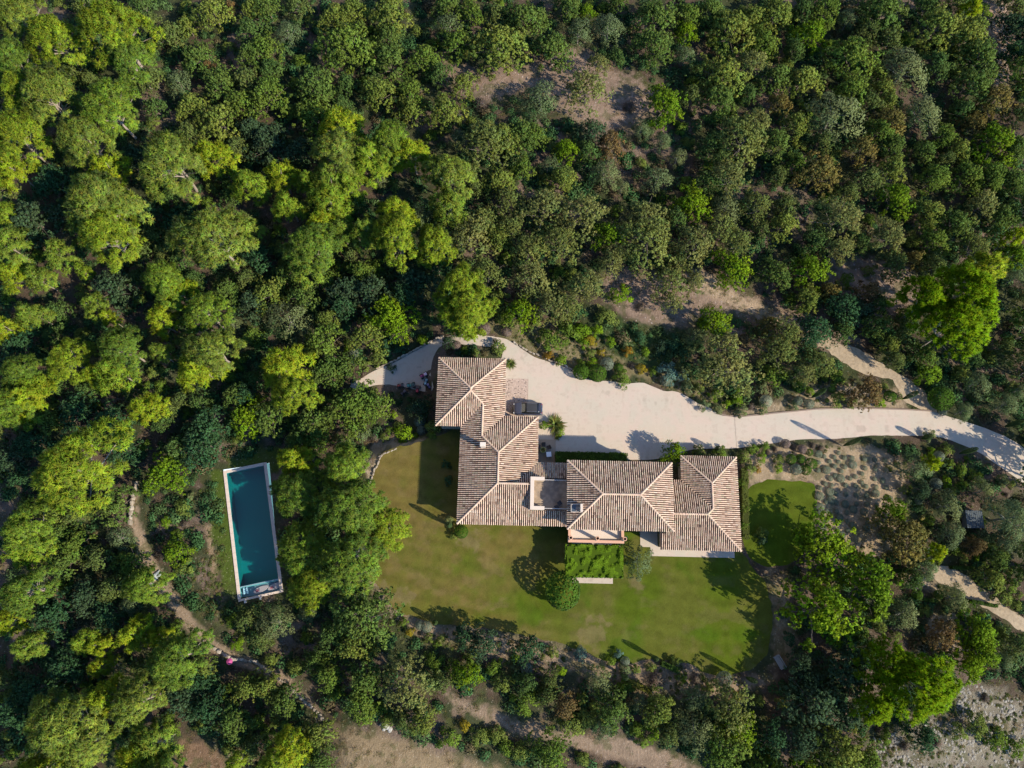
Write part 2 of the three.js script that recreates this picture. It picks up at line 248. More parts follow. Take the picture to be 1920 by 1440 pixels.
function crossings(poly, t, tx, tz, nx, nz) {
  const s = [];
  for (let i = 0; i < poly.length; i++) { const [ax, az] = poly[i], [bx, bz] = poly[(i + 1) % poly.length], ta = ax * tx + az * tz - t, tb = bx * tx + bz * tz - t; if (ta > 0 !== tb > 0) { const f = ta / (ta - tb); s.push((ax + f * (bx - ax)) * nx + (az + f * (bz - az)) * nz); } }
  return s.sort((a, b) => a - b);
}
const PITCH = 0.263, EXPO = 0.36;
function roofFace(T, deck, poly, nx, nz, eave, h0) {
  const tx = -nz, tz = nx, H = (s) => h0 + K * (eave - s);
  const t3 = new THREE.Vector3(tx, 0, tz), d3 = new THREE.Vector3(nx, -K, nz).normalize(), n3 = new THREE.Vector3(nx * K, 1, nz * K).normalize();
  const ts = poly.map(([x, z]) => x * tx + z * tz), t0 = Math.min(...ts), t1 = Math.max(...ts), count = Math.round((t1 - t0) / PITCH);
  const P3 = (t, s, up = 0) => new THREE.Vector3(nx * s + tx * t, H(s), nz * s + tz * t).addScaledVector(n3, up);
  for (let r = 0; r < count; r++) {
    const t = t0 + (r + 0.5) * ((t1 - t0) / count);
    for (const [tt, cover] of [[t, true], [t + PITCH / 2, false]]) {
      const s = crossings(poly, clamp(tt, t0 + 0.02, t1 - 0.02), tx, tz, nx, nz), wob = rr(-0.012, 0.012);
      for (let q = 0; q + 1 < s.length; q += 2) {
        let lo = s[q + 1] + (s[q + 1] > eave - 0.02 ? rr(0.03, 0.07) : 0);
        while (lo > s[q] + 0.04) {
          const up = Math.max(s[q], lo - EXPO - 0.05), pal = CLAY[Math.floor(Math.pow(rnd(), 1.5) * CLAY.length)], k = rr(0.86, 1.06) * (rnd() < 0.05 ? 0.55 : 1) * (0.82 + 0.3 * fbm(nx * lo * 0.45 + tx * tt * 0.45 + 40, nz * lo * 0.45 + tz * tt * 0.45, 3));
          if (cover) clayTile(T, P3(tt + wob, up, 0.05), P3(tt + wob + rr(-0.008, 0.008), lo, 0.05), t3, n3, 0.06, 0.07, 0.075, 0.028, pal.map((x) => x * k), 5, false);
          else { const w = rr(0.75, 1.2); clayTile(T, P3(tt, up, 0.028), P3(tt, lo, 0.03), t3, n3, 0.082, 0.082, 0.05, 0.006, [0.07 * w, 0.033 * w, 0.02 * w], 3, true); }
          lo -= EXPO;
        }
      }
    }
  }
  const s2 = new THREE.Shape(poly.map(([x, z]) => new THREE.Vector2(x, -z))), g = new THREE.ShapeGeometry(s2).rotateX(-Math.PI / 2), p = g.attributes.position;
  for (let i = 0; i < p.count; i++) p.setY(i, H(p.getX(i) * nx + p.getZ(i) * nz) - 0.02);
  g.computeVertexNormals(); deck.push(g);
}
function ridgeLine(T, a, b) {
  const d = b.clone().sub(a), L = d.length(); d.normalize();
  const t = d.clone().cross(new THREE.Vector3(0, 1, 0)).normalize(), n = t.clone().cross(d).normalize(), m = Math.max(1, Math.round(L / 0.4));
  for (let k = 0; k < m; k++) { const pal = CLAY[Math.floor(rnd() * 5)], q = rr(0.78, 0.98); clayTile(T, a.clone().addScaledVector(d, ((k - 0.12) * L) / m).addScaledVector(n, 0.06), a.clone().addScaledVector(d, ((k + 1) * L) / m).addScaledVector(n, 0.06), t, n, 0.12, 0.14, 0.13, 0.025, pal.map((x) => x * q), 6, false); }
}
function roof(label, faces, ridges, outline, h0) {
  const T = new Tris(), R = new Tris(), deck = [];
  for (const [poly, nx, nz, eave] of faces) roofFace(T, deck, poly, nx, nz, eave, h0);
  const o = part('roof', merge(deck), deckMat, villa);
  o.userData.label = label;
  const tl = part('roof_tiles', T.build(), tileMat, o); tl.userData.kind = 'stuff';
  for (const [ax, az, ha, bx, bz, hb] of ridges) ridgeLine(R, new THREE.Vector3(ax, h0 + K * ha, az), new THREE.Vector3(bx, h0 + K * hb, bz));
  const rd = part('ridge_tiles', R.build(), tileMat, o); rd.userData.kind = 'stuff';
  const s = new THREE.Shape(outline.map(([x, z]) => new THREE.Vector2(x, -z)));
  part('eaves', new THREE.ExtrudeGeometry(s, { depth: 0.14, bevelEnabled: false }).rotateX(-Math.PI / 2).translate(0, h0 - 0.19, 0), coverMat, o);
  return o;
}
seed(5);
const HA = 4.4, HE = 7.0, HF = 3.7;
const a0 = -10.5, a1 = -1.5, an = -28.65, as = -19.35, bw = -7.15, ce = 2.97, cn = -20.75, ds = -6.65, dn = -14.65, de = 7.1;
const ha = (a1 - a0) / 2, hb = (a1 - bw) / 2, hc = (ce - bw) / 2, rx = bw + hc, bx = bw + hb, rz = ds - hc, hn = rz - dn;
const ax = a0 + ha, az0 = an + ha, az1 = as - ha;
const vA = as - hb;                                  // where the ridge of the link roof runs into the square wing
const cTop = cn + hb;                                // where the link ridge meets the north hip of the garden wing
const TX0 = 2.1, TZ0 = -12.6, TZ1 = -8.5;
roof('clay tiled hip roof over the square wing and the long garden wing', [
  [[[a0, an], [a0, as], [ax, az1], [ax, az0]], -1, 0, -a0],
  [[[a0, an], [ax, az0], [a1, an]], 0, -1, -an],
  [[[a0, as], [bw, as], [bx, vA], [ax, az1]], 0, 1, as],
  [[[a1, an], [ax, az0], [ax, az1], [bx, vA], [bx, cTop], [a1, cn]], 1, 0, a1],
  [[[bw, as], [bx, vA], [bx, cTop], [rx, cn + hc], [rx, rz], [bw, ds]], -1, 0, -bw],
  [[[a1, cn], [bx, cTop], [rx, cn + hc], [ce, cn]], 0, -1, -cn],
  [[[ce, cn], [rx, cn + hc], [rx, rz], [ce - hn, rz], [ce, dn]], 1, 0, ce],
  [[[ce, dn], [ce - hn, rz], [TX0, rz], [TX0, TZ0], [de, TZ0], [de, dn]], 0, -1, -dn],
  [[[bw, ds], [rx, rz], [TX0, rz], [TX0, TZ1], [de, TZ1], [de, ds]], 0, 1, ds],
], [
  [a0, an, 0, ax, az0, ha], [a1, an, 0, ax, az0, ha], [a0, as, 0, ax, az1, ha], [ax, az0, ha, ax, az1, ha], [ax, az1, ha, bx, vA, hb], [bx, vA, hb, bx, cTop, hb], [bx, cTop, hb, rx, cn + hc, hc],
  [ce, cn, 0, rx, cn + hc, hc], [rx, cn + hc, hc, rx, rz, hc], [bw, ds, 0, rx, rz, hc], [rx, rz, hc, TX0 - 0.25, rz, hc],
], [[a0, an], [a1, an], [a1, cn], [ce, cn], [ce, dn], [de, dn], [de, ds], [bw, ds], [bw, as], [a0, as]], HA);
part('gable_step', (() => { const s = new THREE.Shape([[rx, HA + K * hc - 0.05], [ce - hn, HA + K * hn - 0.1], [TX0, HA + K * hn - 0.1], [TX0, HA + K * hc - 0.05]].map((q) => new THREE.Vector2(...q))); return new THREE.ExtrudeGeometry(s, { depth: 0.16, bevelEnabled: false }).translate(0, 0, rz + 0.02); })(), stucco, villa);
const e0 = 6.74, e1 = 19.9, en = -14.63, es = -6.13, he = (es - en) / 2, ez = en + he;
roof('clay tiled hip roof over the tall middle wing', [
  [[[e0, en], [e0, es], [e0 + he, ez]], -1, 0, -e0], [[[e0, en], [e0 + he, ez], [e1 - he, ez], [e1, en]], 0, -1, -en],
  [[[e0, es], [e1, es], [e1 - he, ez], [e0 + he, ez]], 0, 1, es], [[[e1, en], [e1 - he, ez], [e1, es]], 1, 0, e1],
], [[e0, en, 0, e0 + he, ez, he], [e0, es, 0, e0 + he, ez, he], [e1, en, 0, e1 - he, ez, he], [e1, es, 0, e1 - he, ez, he], [e0 + he, ez, he, e1 - he, ez, he]], [[e0, en], [e1, en], [e1, es], [e0, es]], HE);
const f0 = 21.85, f1 = 29.1, fn = -16.1, fs = -4.06, fa = -12.87, fw = 18.9, fx = 19.45, hf = (f1 - f0) / 2, hg = (fs - fa) / 2, fr = f0 + hf, gz = fa + hg, gx = f1 - hg;
roof('clay tiled hip roof over the low east wing', [
  [[[f0, fn], [fr, fn + hf], [f1, fn]], 0, -1, -fn],
  [[[f0, fn], [f0, fa], [fr, fa + hf], [fr, fn + hf]], -1, 0, -f0],
  [[[fx, fa], [f0, fa], [fr, fa + hf], [gx, gz], [fx, gz]], 0, -1, -fa],
  [[[f1, fn], [fr, fn + hf], [fr, fa + hf], [gx, gz], [f1, fs]], 1, 0, f1],
  [[[fw, fs], [f1, fs], [gx, gz], [fx, gz], [fx, es + 0.1], [fw, es + 0.1]], 0, 1, fs],
], [[f0, fn, 0, fr, fn + hf, hf], [f1, fn, 0, fr, fn + hf, hf], [fr, fn + hf, hf, fr, fa + hf, hf], [fr, fa + hf, hf, gx, gz, hg], [gx, gz, hg, fx, gz, hg], [f1, fs, 0, gx, gz, hg]], [[f0, fn], [f1, fn], [f1, fs], [fw, fs], [fw, es], [fx, es], [fx, fa], [f0, fa]], HF);
// walls (each block a little different so that no faces coincide)
const wallBox = (x0, x1, z0, z1, y0, y1, label) => { const w = part('wall', box(x1 - x0, y1 - y0, z1 - z0, (x0 + x1) / 2, (y0 + y1) / 2, (z0 + z1) / 2), stucco, villa); if (label) w.userData.label = label; };
wallBox(a0 + 0.42, a1 - 0.42, an + 0.42, as - 0.42, -2.6, HA - 0.12);
wallBox(bw + 0.43, a1 - 0.46, as - 1, cn + 1, -0.3, HA - 0.13);
wallBox(bw + 0.42, ce - 0.42, cn + 0.42, ds - 0.42, -0.3, HA - 0.11);
wallBox(ce - 1, e0 + 1, dn + 0.44, ds - 0.45, -0.3, HA - 0.14);
wallBox(e0 + 0.42, e1 - 0.45, en + 0.42, es - 0.42, -0.3, HE - 0.12);
wallBox(fx - 0.1, f1 - 0.42, fa + 0.42, fs - 0.42, -0.3, HF - 0.13);
wallBox(f0 + 0.42, f1 - 0.45, fn + 0.42, fa + 1, -0.3, HF - 0.14);
// roof terrace let into the roof of the garden wing
const floorTex = texture(256, 256, (i, j, c) => { const m = fbm(i / 18, j / 18, 4), n = fbm(i / 60 + 5, j / 60, 3), k = 0.7 + 0.6 * m; c[0] = 0.25 * k; c[1] = 0.19 * k; c[2] = 0.135 * k; mixc(c, [0.11, 0.09, 0.075], ss(0.5, 0.7, n) * 0.6); });
part('terrace_floor', box(e0 + 0.4 - TX0, 0.2, TZ1 - TZ0, (TX0 + e0 + 0.4) / 2, 4.62, (TZ0 + TZ1) / 2), new THREE.MeshStandardMaterial({ map: floorTex, roughness: 0.95 }), villa);
const coping = std(0.45, 0.375, 0.305, 0.9);
for (const [x0, x1, z0, z1, top] of [[TX0, TX0 + 0.42, TZ0, TZ1, 6.12], [TX0 + 0.421, TX0 + 1.75, TZ0, TZ0 + 0.4, 6.1], [TX0 + 0.421, TX0 + 1.75, TZ1 - 0.4, TZ1, 6.1]]) { const w = part('parapet', rbox(x1 - x0, top - 4.3, z1 - z0, 0.02, (x0 + x1) / 2, (top + 4.3) / 2, (z0 + z1) / 2), stucco, villa); part('coping', rbox(x1 - x0 + 0.06, 0.08, z1 - z0 + 0.06, 0.02, (x0 + x1) / 2, top + 0.041, (z0 + z1) / 2), coping, w); }
const iron = std(0.5, 0.47, 0.44, 0.5, { metalness: 0.3 });
for (const z of [TZ0 + 0.3, TZ1 - 0.2]) { const gs = [box(e0 - TX0 - 1.5, 0.05, 0.06, (TX0 + 1.75 + e0 + 0.25) / 2, 5.75, z)]; for (let x = TX0 + 1.9; x < e0; x += 0.22) gs.push(box(0.025, 1.05, 0.025, x, 5.22, z)); part('railing', gs, iron, villa); }
// chimney on the link roof, skylight and stub on the tall wing
{
  const [cx, cz] = loc(905.5, 834, 6.6), c = part('chimney', [rbox(0.62, 1.9, 0.42, 0.02, cx, 5.9, cz), rbox(0.74, 0.1, 0.54, 0.02, cx, 6.87, cz), box(0.1, 0.22, 0.4, cx - 0.22, 7.02, cz), box(0.1, 0.22, 0.4, cx + 0.22, 7.02, cz)], coping, villa);
  part('chimney_cap', rbox(0.72, 0.07, 0.5, 0.02, cx, 7.16, cz), std(0.46, 0.4, 0.34), c);
  const [sx, sz] = loc(1080, 952, 8.1), fy = HE + K * (sx - e0);
  const fr = part('skylight', [box(0.1, 0.5, 0.9, sx - 0.55, fy + 0.05, sz), box(1.1, 0.5, 0.09, sx, fy + 0.05, sz - 0.45), box(1.1, 0.42, 0.09, sx, fy + 0.05, sz + 0.45)], std(0.26, 0.23, 0.2), villa);
  part('pane', box(1.0, 0.03, 0.82, sx - 0.03, fy + 0.12, sz), new THREE.MeshPhysicalMaterial({ color: rgb(0.05, 0.07, 0.09), roughness: 0.25 }), fr);
  part('chimney', rbox(0.3, 1.3, 0.98, 0.02, sx + 0.68, fy + 0.35, sz), coping, villa);
}
// doors and windows
const paneMat = new THREE.MeshPhysicalMaterial({ color: rgb(0.02, 0.025, 0.03), roughness: 0.06, clearcoat: 1 }), woodMat = std(0.2, 0.24, 0.22, 0.7), frameMat = std(0.5, 0.45, 0.38, 0.8);
function opening(kind, x, y, z, w, h, turn) {   // turn: 0 faces south, 1 east, 2 north, 3 west
  const o = part(kind, [box(w, 0.08, 0.12, 0, h / 2, 0), box(w, 0.08, 0.12, 0, -h / 2, 0), box(0.08, h, 0.12, -w / 2, 0, 0), box(0.08, h, 0.12, w / 2, 0, 0), box(0.06, h, 0.1, 0, 0, 0)], frameMat, villa);
  o.position.set(x, y, z); o.rotation.y = (turn * Math.PI) / 2;
  for (const s of [-1, 1]) part('pane', box(w / 2 - 0.08, h - 0.08, 0.03, (s * w) / 4, 0, 0), paneMat, o);
  if (kind === 'window') { part('sill', rbox(w + 0.3, 0.08, 0.25, 0.02, 0, -h / 2 - 0.09, 0.06), coping, o); for (const s of [-1, 1]) part('shutter', box(w / 2, h, 0.05, s * (w * 0.75 + 0.06), 0, 0.02), woodMat, o); }
}
for (const z of [-17, -13.5, -9.8]) opening('window', bw + 0.4, 2.1, z, 1.1, 1.4, 3);
for (const x of [-4.6, -1.2, 2.4]) opening('door', x, 1.25, ds - 0.4, 1.5, 2.3, 0);
for (const z of [-27, -24, -21.5]) opening('window', a0 + 0.4, 2.2, z, 1.1, 1.3, 3);
for (const x of [9, 13.5, 17.5]) { opening('window', x, 5.3, es - 0.4, 1.1, 1.4, 0); opening('window', x, 5.3, en + 0.4, 1.1, 1.4, 2); }
for (const x of [21.4, 24.6, 27]) opening('door', x, 1.25, fs - 0.4, 1.6, 2.3, 0);
for (const z of [-13.5, -9.5, -6.4]) opening('window', f1 - 0.4, 1.9, z, 1.1, 1.3, 1);
opening('door', a1 - 0.4, 1.25, -25.6, 2.6, 2.4, 1); opening('window', 25.5, 1.9, fn + 0.4, 1.2, 1.3, 2); opening('door', ce - 0.4, 1.25, -17.4, 1.3, 2.3, 1);
// first floor balcony with three round pillars, vine-covered porch below it
{
  const [bx0, bz1] = loc(1066, 1016, 4), [bx1] = loc(1170, 1016, 4), bz0 = es - 0.5, y = 3.5;
  part('balcony_floor', box(bx1 - bx0, 0.25, bz1 - bz0, (bx0 + bx1) / 2, y - 0.1, (bz0 + bz1) / 2), std(0.42, 0.345, 0.28), villa);
  part('porch_wall', box(bx1 - bx0 - 0.3, y - 0.25, 0.35, (bx0 + bx1) / 2, (y - 0.25) / 2, bz1 - 0.3), stucco, villa);
  const rim = std(0.42, 0.24, 0.16, 0.9);
  for (const [x0, x1, z0, z1] of [[bx0, bx1, bz1 - 0.28, bz1], [bx0, bx0 + 0.28, es - 0.1, bz1 - 0.281], [bx1 - 0.28, bx1, es - 0.1, bz1 - 0.281]]) { const w = part('parapet', box(x1 - x0, 0.3, z1 - z0, (x0 + x1) / 2, y + 0.175, (z0 + z1) / 2), stucco, villa); part('coping', rbox(x1 - x0 + 0.08, 0.06, z1 - z0 + 0.08, 0.02, (x0 + x1) / 2, y + 0.356, (z0 + z1) / 2), rim, w); }
  for (const x of [bx0 + 0.16, (bx0 + bx1) / 2, bx1 - 0.1]) { const p = part('pillar', cyl(0.2, 0.23, 2.0, x, y + 1.0, bz1 - 0.45, 18), stucco, villa); part('pillar_rim', new THREE.TorusGeometry(0.21, 0.055, 8, 20).rotateX(Math.PI / 2).translate(x, y + 2.0, bz1 - 0.45), rim, p); part('pillar_cap', cyl(0.17, 0.17, 0.03, x, y + 1.985, bz1 - 0.45), std(0.28, 0.09, 0.06), p); }
}
// ---------------------------------------------------------------- paving round the house
const paveMat = new THREE.MeshStandardMaterial({ map: concrete, roughness: 0.9 });
function slab(name, x0, x1, z0, z1, y, mat) { const g = box(x1 - x0, 0.1, z1 - z0, (x0 + x1) / 2, y - 0.05, (z0 + z1) / 2).rotateY(-PHI), p = g.attributes.position, uv = g.attributes.uv; for (let i = 0; i < p.count; i++) uv.setXY(i, p.getX(i) / 40, p.getZ(i) / 40); return structure(name, g, mat); }
slab('terrace', 18.2, 29.3, fs - 0.5, fs + 0.75, 0.06, paveMat);
slab('terrace', 16.9, 19.2, es - 0.4, fs - 0.4, 0.055, paveMat);
slab('terrace', 7.9, 13.2, es - 0.4, 0.35, 0.062, paveMat);
slab('courtyard', ce - 0.5, 5.6, -18.6, dn + 0.5, 0.065, new THREE.MeshStandardMaterial({ map: floorTex, roughness: 0.9 }));
{   // cobbled apron in front of the garage door
  seed(77);
  const list = [], x0 = a1 - 0.4, x1 = 1.62, z0 = -27.05, z1 = cn + 0.4, T = new Tris();
  for (let z = z0; z < z1; z += 0.17) for (let x = x0; x < x1; x += 0.17) {
    const w = rr(0.055, 0.078), d = rr(0.055, 0.078), cx = x + rr(-0.015, 0.015), cz = z + rr(-0.015, 0.015), y = 0.055 + rr(-0.008, 0.01), k = rnd() < 0.14 ? rr(0.3, 0.55) : rr(0.85, 1.1), c = [0.4 * k, 0.31 * k, 0.26 * k], up = new THREE.Vector3(0, 1, 0);
    const top = [[-w, -d], [w, -d], [w, d], [-w, d]].map(([px, pz]) => T.v(new THREE.Vector3(cx + px * 0.8, y, cz + pz * 0.8), up, c)), bot = [[-w, -d], [w, -d], [w, d], [-w, d]].map(([px, pz]) => T.v(new THREE.Vector3(cx + px, y - 0.03, cz + pz), new THREE.Vector3(px, 0.04, pz).normalize(), c));
    T.i.push(top[0], top[3], top[2], top[0], top[2], top[1]); for (let k2 = 0; k2 < 4; k2++) { const q = (k2 + 1) % 4; T.i.push(top[k2], top[q], bot[q], top[k2], bot[q], bot[k2]); }
  }
  slab('apron_bed', x0 - 0.1, x1 + 0.05, z0 - 0.1, z1, 0.037, std(0.22, 0.165, 0.13));
  const m = new THREE.Mesh(T.build().rotateY(-PHI), tileMat); m.name = 'cobbles'; m.userData.kind = 'stuff'; m.receiveShadow = true; scene.add(tag(m, 'pinkish cobbled apron between square wing and driveway', 'cobbles'));
}

// ---------------------------------------------------------------- swimming pool
{
  const [a, b, c, d] = POOL.map(([u, v]) => spot(u, v)), ex = b.clone().sub(a), ez = d.clone().sub(a), W = (ex.length() + c.clone().sub(d).length()) / 2, L = ez.length();
  const pool = thing('swimming_pool', 'long rectangular swimming pool with pale stone coping and deep blue water', 'pool', a.clone().add(b).add(c).add(d).multiplyScalar(0.25), -Math.atan2(ez.x * -1, ez.z));
  pool.rotation.y = Math.atan2(ez.x, ez.z);
  const stoneTex = texture(256, 256, (i, j, c2) => { const k = 0.8 + 0.4 * fbm(i / 10, j / 10, 4); c2[0] = 0.42 * k; c2[1] = 0.35 * k; c2[2] = 0.295 * k; });
  const cop = new THREE.MeshStandardMaterial({ map: stoneTex, roughness: 0.85 }), tile = std(0.06, 0.26, 0.28, 0.6), cw = 0.38, hw = W / 2, hl = L / 2, weir = hl - 1.5, D = 1.9;
  const wallG = [box(cw, D + 0.2, L, -hw + cw / 2, -(D + 0.2) / 2 + 0.06, 0), box(cw, D + 0.2, L, hw - cw / 2, -(D + 0.2) / 2 + 0.06, 0), box(W - 2 * cw, D + 0.2, cw, 0, -(D + 0.2) / 2 + 0.06, -hl + cw / 2)];
  part('basin', [...wallG, box(W, 0.2, L, 0, -D - 0.1, 0), box(W - 2 * cw, D, 0.3, 0, -D / 2 - 0.14, weir)], tile, pool);
  seed(31);
  const row = (n, len, fn) => { for (let i = 0; i < n; i++) fn((i + 0.5) / n - 0.5, len / n - 0.012); };
  row(20, L, (t, l) => { part('coping_stone', rbox(cw + 0.05, 0.07, l, 0.015, -hw + cw / 2, 0.1 + rr(-0.004, 0.004), t * L), cop, pool); part('coping_stone', rbox(cw + 0.05, 0.07, l, 0.015, hw - cw / 2, 0.1 + rr(-0.004, 0.004), t * L), cop, pool); });
  row(7, W - 2 * cw - 0.06, (t, l) => part('coping_stone', rbox(l, 0.07, cw + 0.05, 0.015, t * (W - 2 * cw - 0.06), 0.1, -hl + cw / 2), cop, pool));
  row(7, W, (t, l) => part('coping_stone', rbox(l, 0.07, 0.3, 0.015, t * W, 0.02, hl + 0.16), cop, pool));
  part('weir', box(W - 2 * cw - 0.02, 0.06, 0.14, 0, -0.09, weir), std(0.14, 0.24, 0.27, 0.4), pool);
  part('trough_floor', box(W - 2 * cw - 0.02, 0.1, 1.3, 0, -0.55, weir + 0.82), std(0.06, 0.13, 0.16, 0.6), pool);
  const sea = new THREE.MeshPhysicalMaterial({ color: rgb(0.04, 0.58, 0.58), transmission: 1, thickness: 0, roughness: 0.03, ior: 1.33, specularIntensity: 0.6 });
  part('water', new THREE.PlaneGeometry(W - 2 * cw, weir + hl - cw - 0.14, 1, 1).rotateX(-Math.PI / 2).translate(0, -0.1, (weir - hl + cw) / 2), sea, pool);
  const lamp = std(0.5, 0.48, 0.45);
  for (const x of [-hw + 0.9, -hw + 2.9]) part('outlet', rbox(0.28, 0.3, 0.34, 0.04, x, 0.0, hl + 0.5), lamp, pool);
  const at = (x, y, z) => new THREE.Vector3(x, y, z).applyAxisAngle(new THREE.Vector3(0, 1, 0), pool.rotation.y).add(pool.position);
  const deckG = (() => { const s = new THREE.Shape(); s.moveTo(-1.0, 0); s.bezierCurveTo(-0.9, 0.42, 0.3, 0.48, 1.05, 0.1); s.bezierCurveTo(1.12, 0.04, 1.12, -0.04, 1.05, -0.1); s.bezierCurveTo(0.3, -0.48, -0.9, -0.42, -1.0, 0); return new THREE.ExtrudeGeometry(s, { depth: 0.1, bevelEnabled: true, bevelSize: 0.04, bevelThickness: 0.04, bevelSegments: 2, curveSegments: 10 }).rotateX(-Math.PI / 2); })();
  for (const [x, lab] of [[0.05, 'grey paddle board with red pad lying in pool overflow trough'], [2.0, 'grey paddle board tucked under the big pine in the pool trough']]) { const o = thing('paddle_board', lab, 'paddle board', at(x - 0.1, -0.46, weir + 0.82), pool.rotation.y + 0.2, 'paddle boards at the pool end'); part('board', deckG, std(0.2, 0.19, 0.2, 0.5), o); part('deck_pad', rbox(0.42, 0.03, 0.3, 0.01, -0.45, 0.155, 0), std(0.28, 0.1, 0.11), o); part('fin', box(0.2, 0.05, 0.02, 0.85, -0.06, 0), std(0.1, 0.1, 0.1), o); }
  const st = thing('pool_ladder', 'small pale blue ladder at the pool overflow corner', 'ladder', at(-hw + 1.05, -0.48, weir + 0.6), pool.rotation.y);
  for (const s of [-1, 1]) part('rail', box(0.06, 0.5, 0.8, s * 0.22, 0.28, 0), std(0.25, 0.45, 0.55, 0.4), st);
  for (const z of [-0.25, 0, 0.25]) part('step', box(0.4, 0.05, 0.12, 0, 0.3, z), std(0.22, 0.4, 0.5, 0.5), st);
}
// ---------------------------------------------------------------- parked car
{
  const L = 4.05, car = thing('parked_car', 'dark navy compact car parked beside the cobbled apron', 'car', spot(989, 766, 0.9), -PHI);
  car.position.y = 0.04;
  const paint = new THREE.MeshPhysicalMaterial({ color: rgb(0.012, 0.016, 0.035), roughness: 0.3, clearcoat: 1, clearcoatRoughness: 0.05 }), glass = new THREE.MeshPhysicalMaterial({ color: rgb(0.01, 0.012, 0.014), roughness: 0.12 }), black = std(0.02, 0.02, 0.02, 0.8), trim = std(0.45, 0.45, 0.45, 0.25, { metalness: 0.9 });
  // rings of the body from nose (-x) to tail (+x): x, half width at sill, at belt, belt height, top half width, top height
  const rings = [[-2.02, 0.5, 0.52, 0.62, 0.42, 0.66], [-1.95, 0.7, 0.72, 0.7, 0.55, 0.8], [-1.75, 0.82, 0.84, 0.76, 0.68, 0.92], [-1.3, 0.87, 0.89, 0.82, 0.74, 0.98], [-0.85, 0.88, 0.9, 0.86, 0.76, 1.02], [0.2, 0.88, 0.9, 0.9, 0.78, 1.02], [1.2, 0.88, 0.9, 0.93, 0.78, 1.04], [1.75, 0.85, 0.87, 0.93, 0.74, 1.05], [1.97, 0.78, 0.8, 0.9, 0.66, 1.0], [2.03, 0.7, 0.72, 0.8, 0.6, 0.88]];
  const loft = (rs, fn, closed) => { const pos = [], ind = [], n = fn(rs[0]).length; rs.forEach((r) => fn(r).forEach((q) => pos.push(...q))); for (let i = 0; i < rs.length - 1; i++) for (let k = 0; k < n - 1; k++) { const a = i * n + k, b = a + n; ind.push(a, a + 1, b, b, a + 1, b + 1); } if (closed) for (const [o, f] of [[0, 1], [(rs.length - 1) * n, 0]]) for (let k = 1; k < n - 1; k++) f ? ind.push(o, o + k + 1, o + k) : ind.push(o, o + k, o + k + 1); const g = new THREE.BufferGeometry(); g.setAttribute('position', new THREE.Float32BufferAttribute(pos, 3)); g.setIndex(ind); g.computeVertexNormals(); return g; };
  part('body', loft(rings, ([x, s, b, bh, t, th]) => [[x, 0.28, s], [x, 0.45, s + 0.02], [x, bh, b], [x, th - 0.04, t + 0.06], [x, th, t], [x, th + 0.02, 0], [x, th, -t], [x, th - 0.04, -t - 0.06], [x, bh, -b], [x, 0.45, -s - 0.02], [x, 0.28, -s]], true), paint, car);
  const cab = [[-0.82, 0.72, 1.0, 0.7, 1.02], [-0.3, 0.76, 1.0, 0.62, 1.42], [-0.1, 0.77, 1.0, 0.62, 1.5], [0.7, 0.78, 1.0, 0.63, 1.55], [1.4, 0.77, 1.0, 0.62, 1.5], [1.62, 0.76, 1.0, 0.6, 1.42], [1.86, 0.7, 1.0, 0.6, 1.08]];
  part('cabin_glass', loft(cab, ([x, b, bh, t, th]) => [[x, bh, b], [x, th, t], [x, th + 0.02, 0], [x, th, -t], [x, bh, -b]], true), glass, car);
  part('windscreen', loft([[-0.78, 0.6, 1.075], [-0.33, 0.55, 1.44]], ([x, w, y]) => [[x, y, w], [x, y + 0.03, 0], [x, y, -w]], false), new THREE.MeshPhysicalMaterial({ color: rgb(0.16, 0.19, 0.16), roughness: 0.04, clearcoat: 1 }), car);  // pale green colour stands in for sky mirrored in the glass
  part('roof_panel', loft([[-0.1, 0.58, 1.525], [0.7, 0.59, 1.575], [1.3, 0.58, 1.53]], ([x, w, y]) => [[x, y, w], [x, y + 0.02, 0], [x, y, -w]], false), std(0.018, 0.019, 0.021, 0.5), car);
  for (const s of [-1, 1]) { part('roof_rail', rbox(1.45, 0.04, 0.04, 0.015, 0.6, 1.6, s * 0.6), trim, car); part('mirror', rbox(0.16, 0.16, 0.2, 0.05, -0.55, 1.06, s * 1.0), paint, car); part('headlight', new THREE.SphereGeometry(0.15, 12, 8).scale(0.9, 0.6, 1).translate(-1.83, 0.78, s * 0.6), new THREE.MeshPhysicalMaterial({ color: rgb(0.6, 0.6, 0.62), roughness: 0.05, clearcoat: 1 }), car); part('tail_light', rbox(0.08, 0.3, 0.2, 0.03, 1.98, 0.86, s * 0.6), std(0.3, 0.01, 0.01, 0.2), car); }
  part('bonnet_trim', rbox(0.04, 0.03, 1.3, 0.01, -0.86, 1.045, 0), trim, car);
  part('spoiler', rbox(0.22, 0.05, 1.1, 0.02, 1.62, 1.47, 0), paint, car);
  part('rear_bumper', rbox(0.16, 0.28, 1.5, 0.06, 2.02, 0.46, 0), black, car); part('front_bumper', rbox(0.16, 0.28, 1.3, 0.06, -1.98, 0.44, 0), black, car);
  part('number_plate', box(0.02, 0.11, 0.5, 2.11, 0.5, 0), std(0.7, 0.7, 0.65), car);
  for (const x of [-1.22, 1.28]) for (const s of [-1, 1]) { const w = part('wheel', new THREE.TorusGeometry(0.25, 0.09, 10, 20).translate(x, 0.34, s * 0.8), black, car); part('rim', new THREE.CylinderGeometry(0.2, 0.2, 0.14, 16).rotateX(Math.PI / 2).translate(x, 0.34, s * 0.8), trim, w); }
}
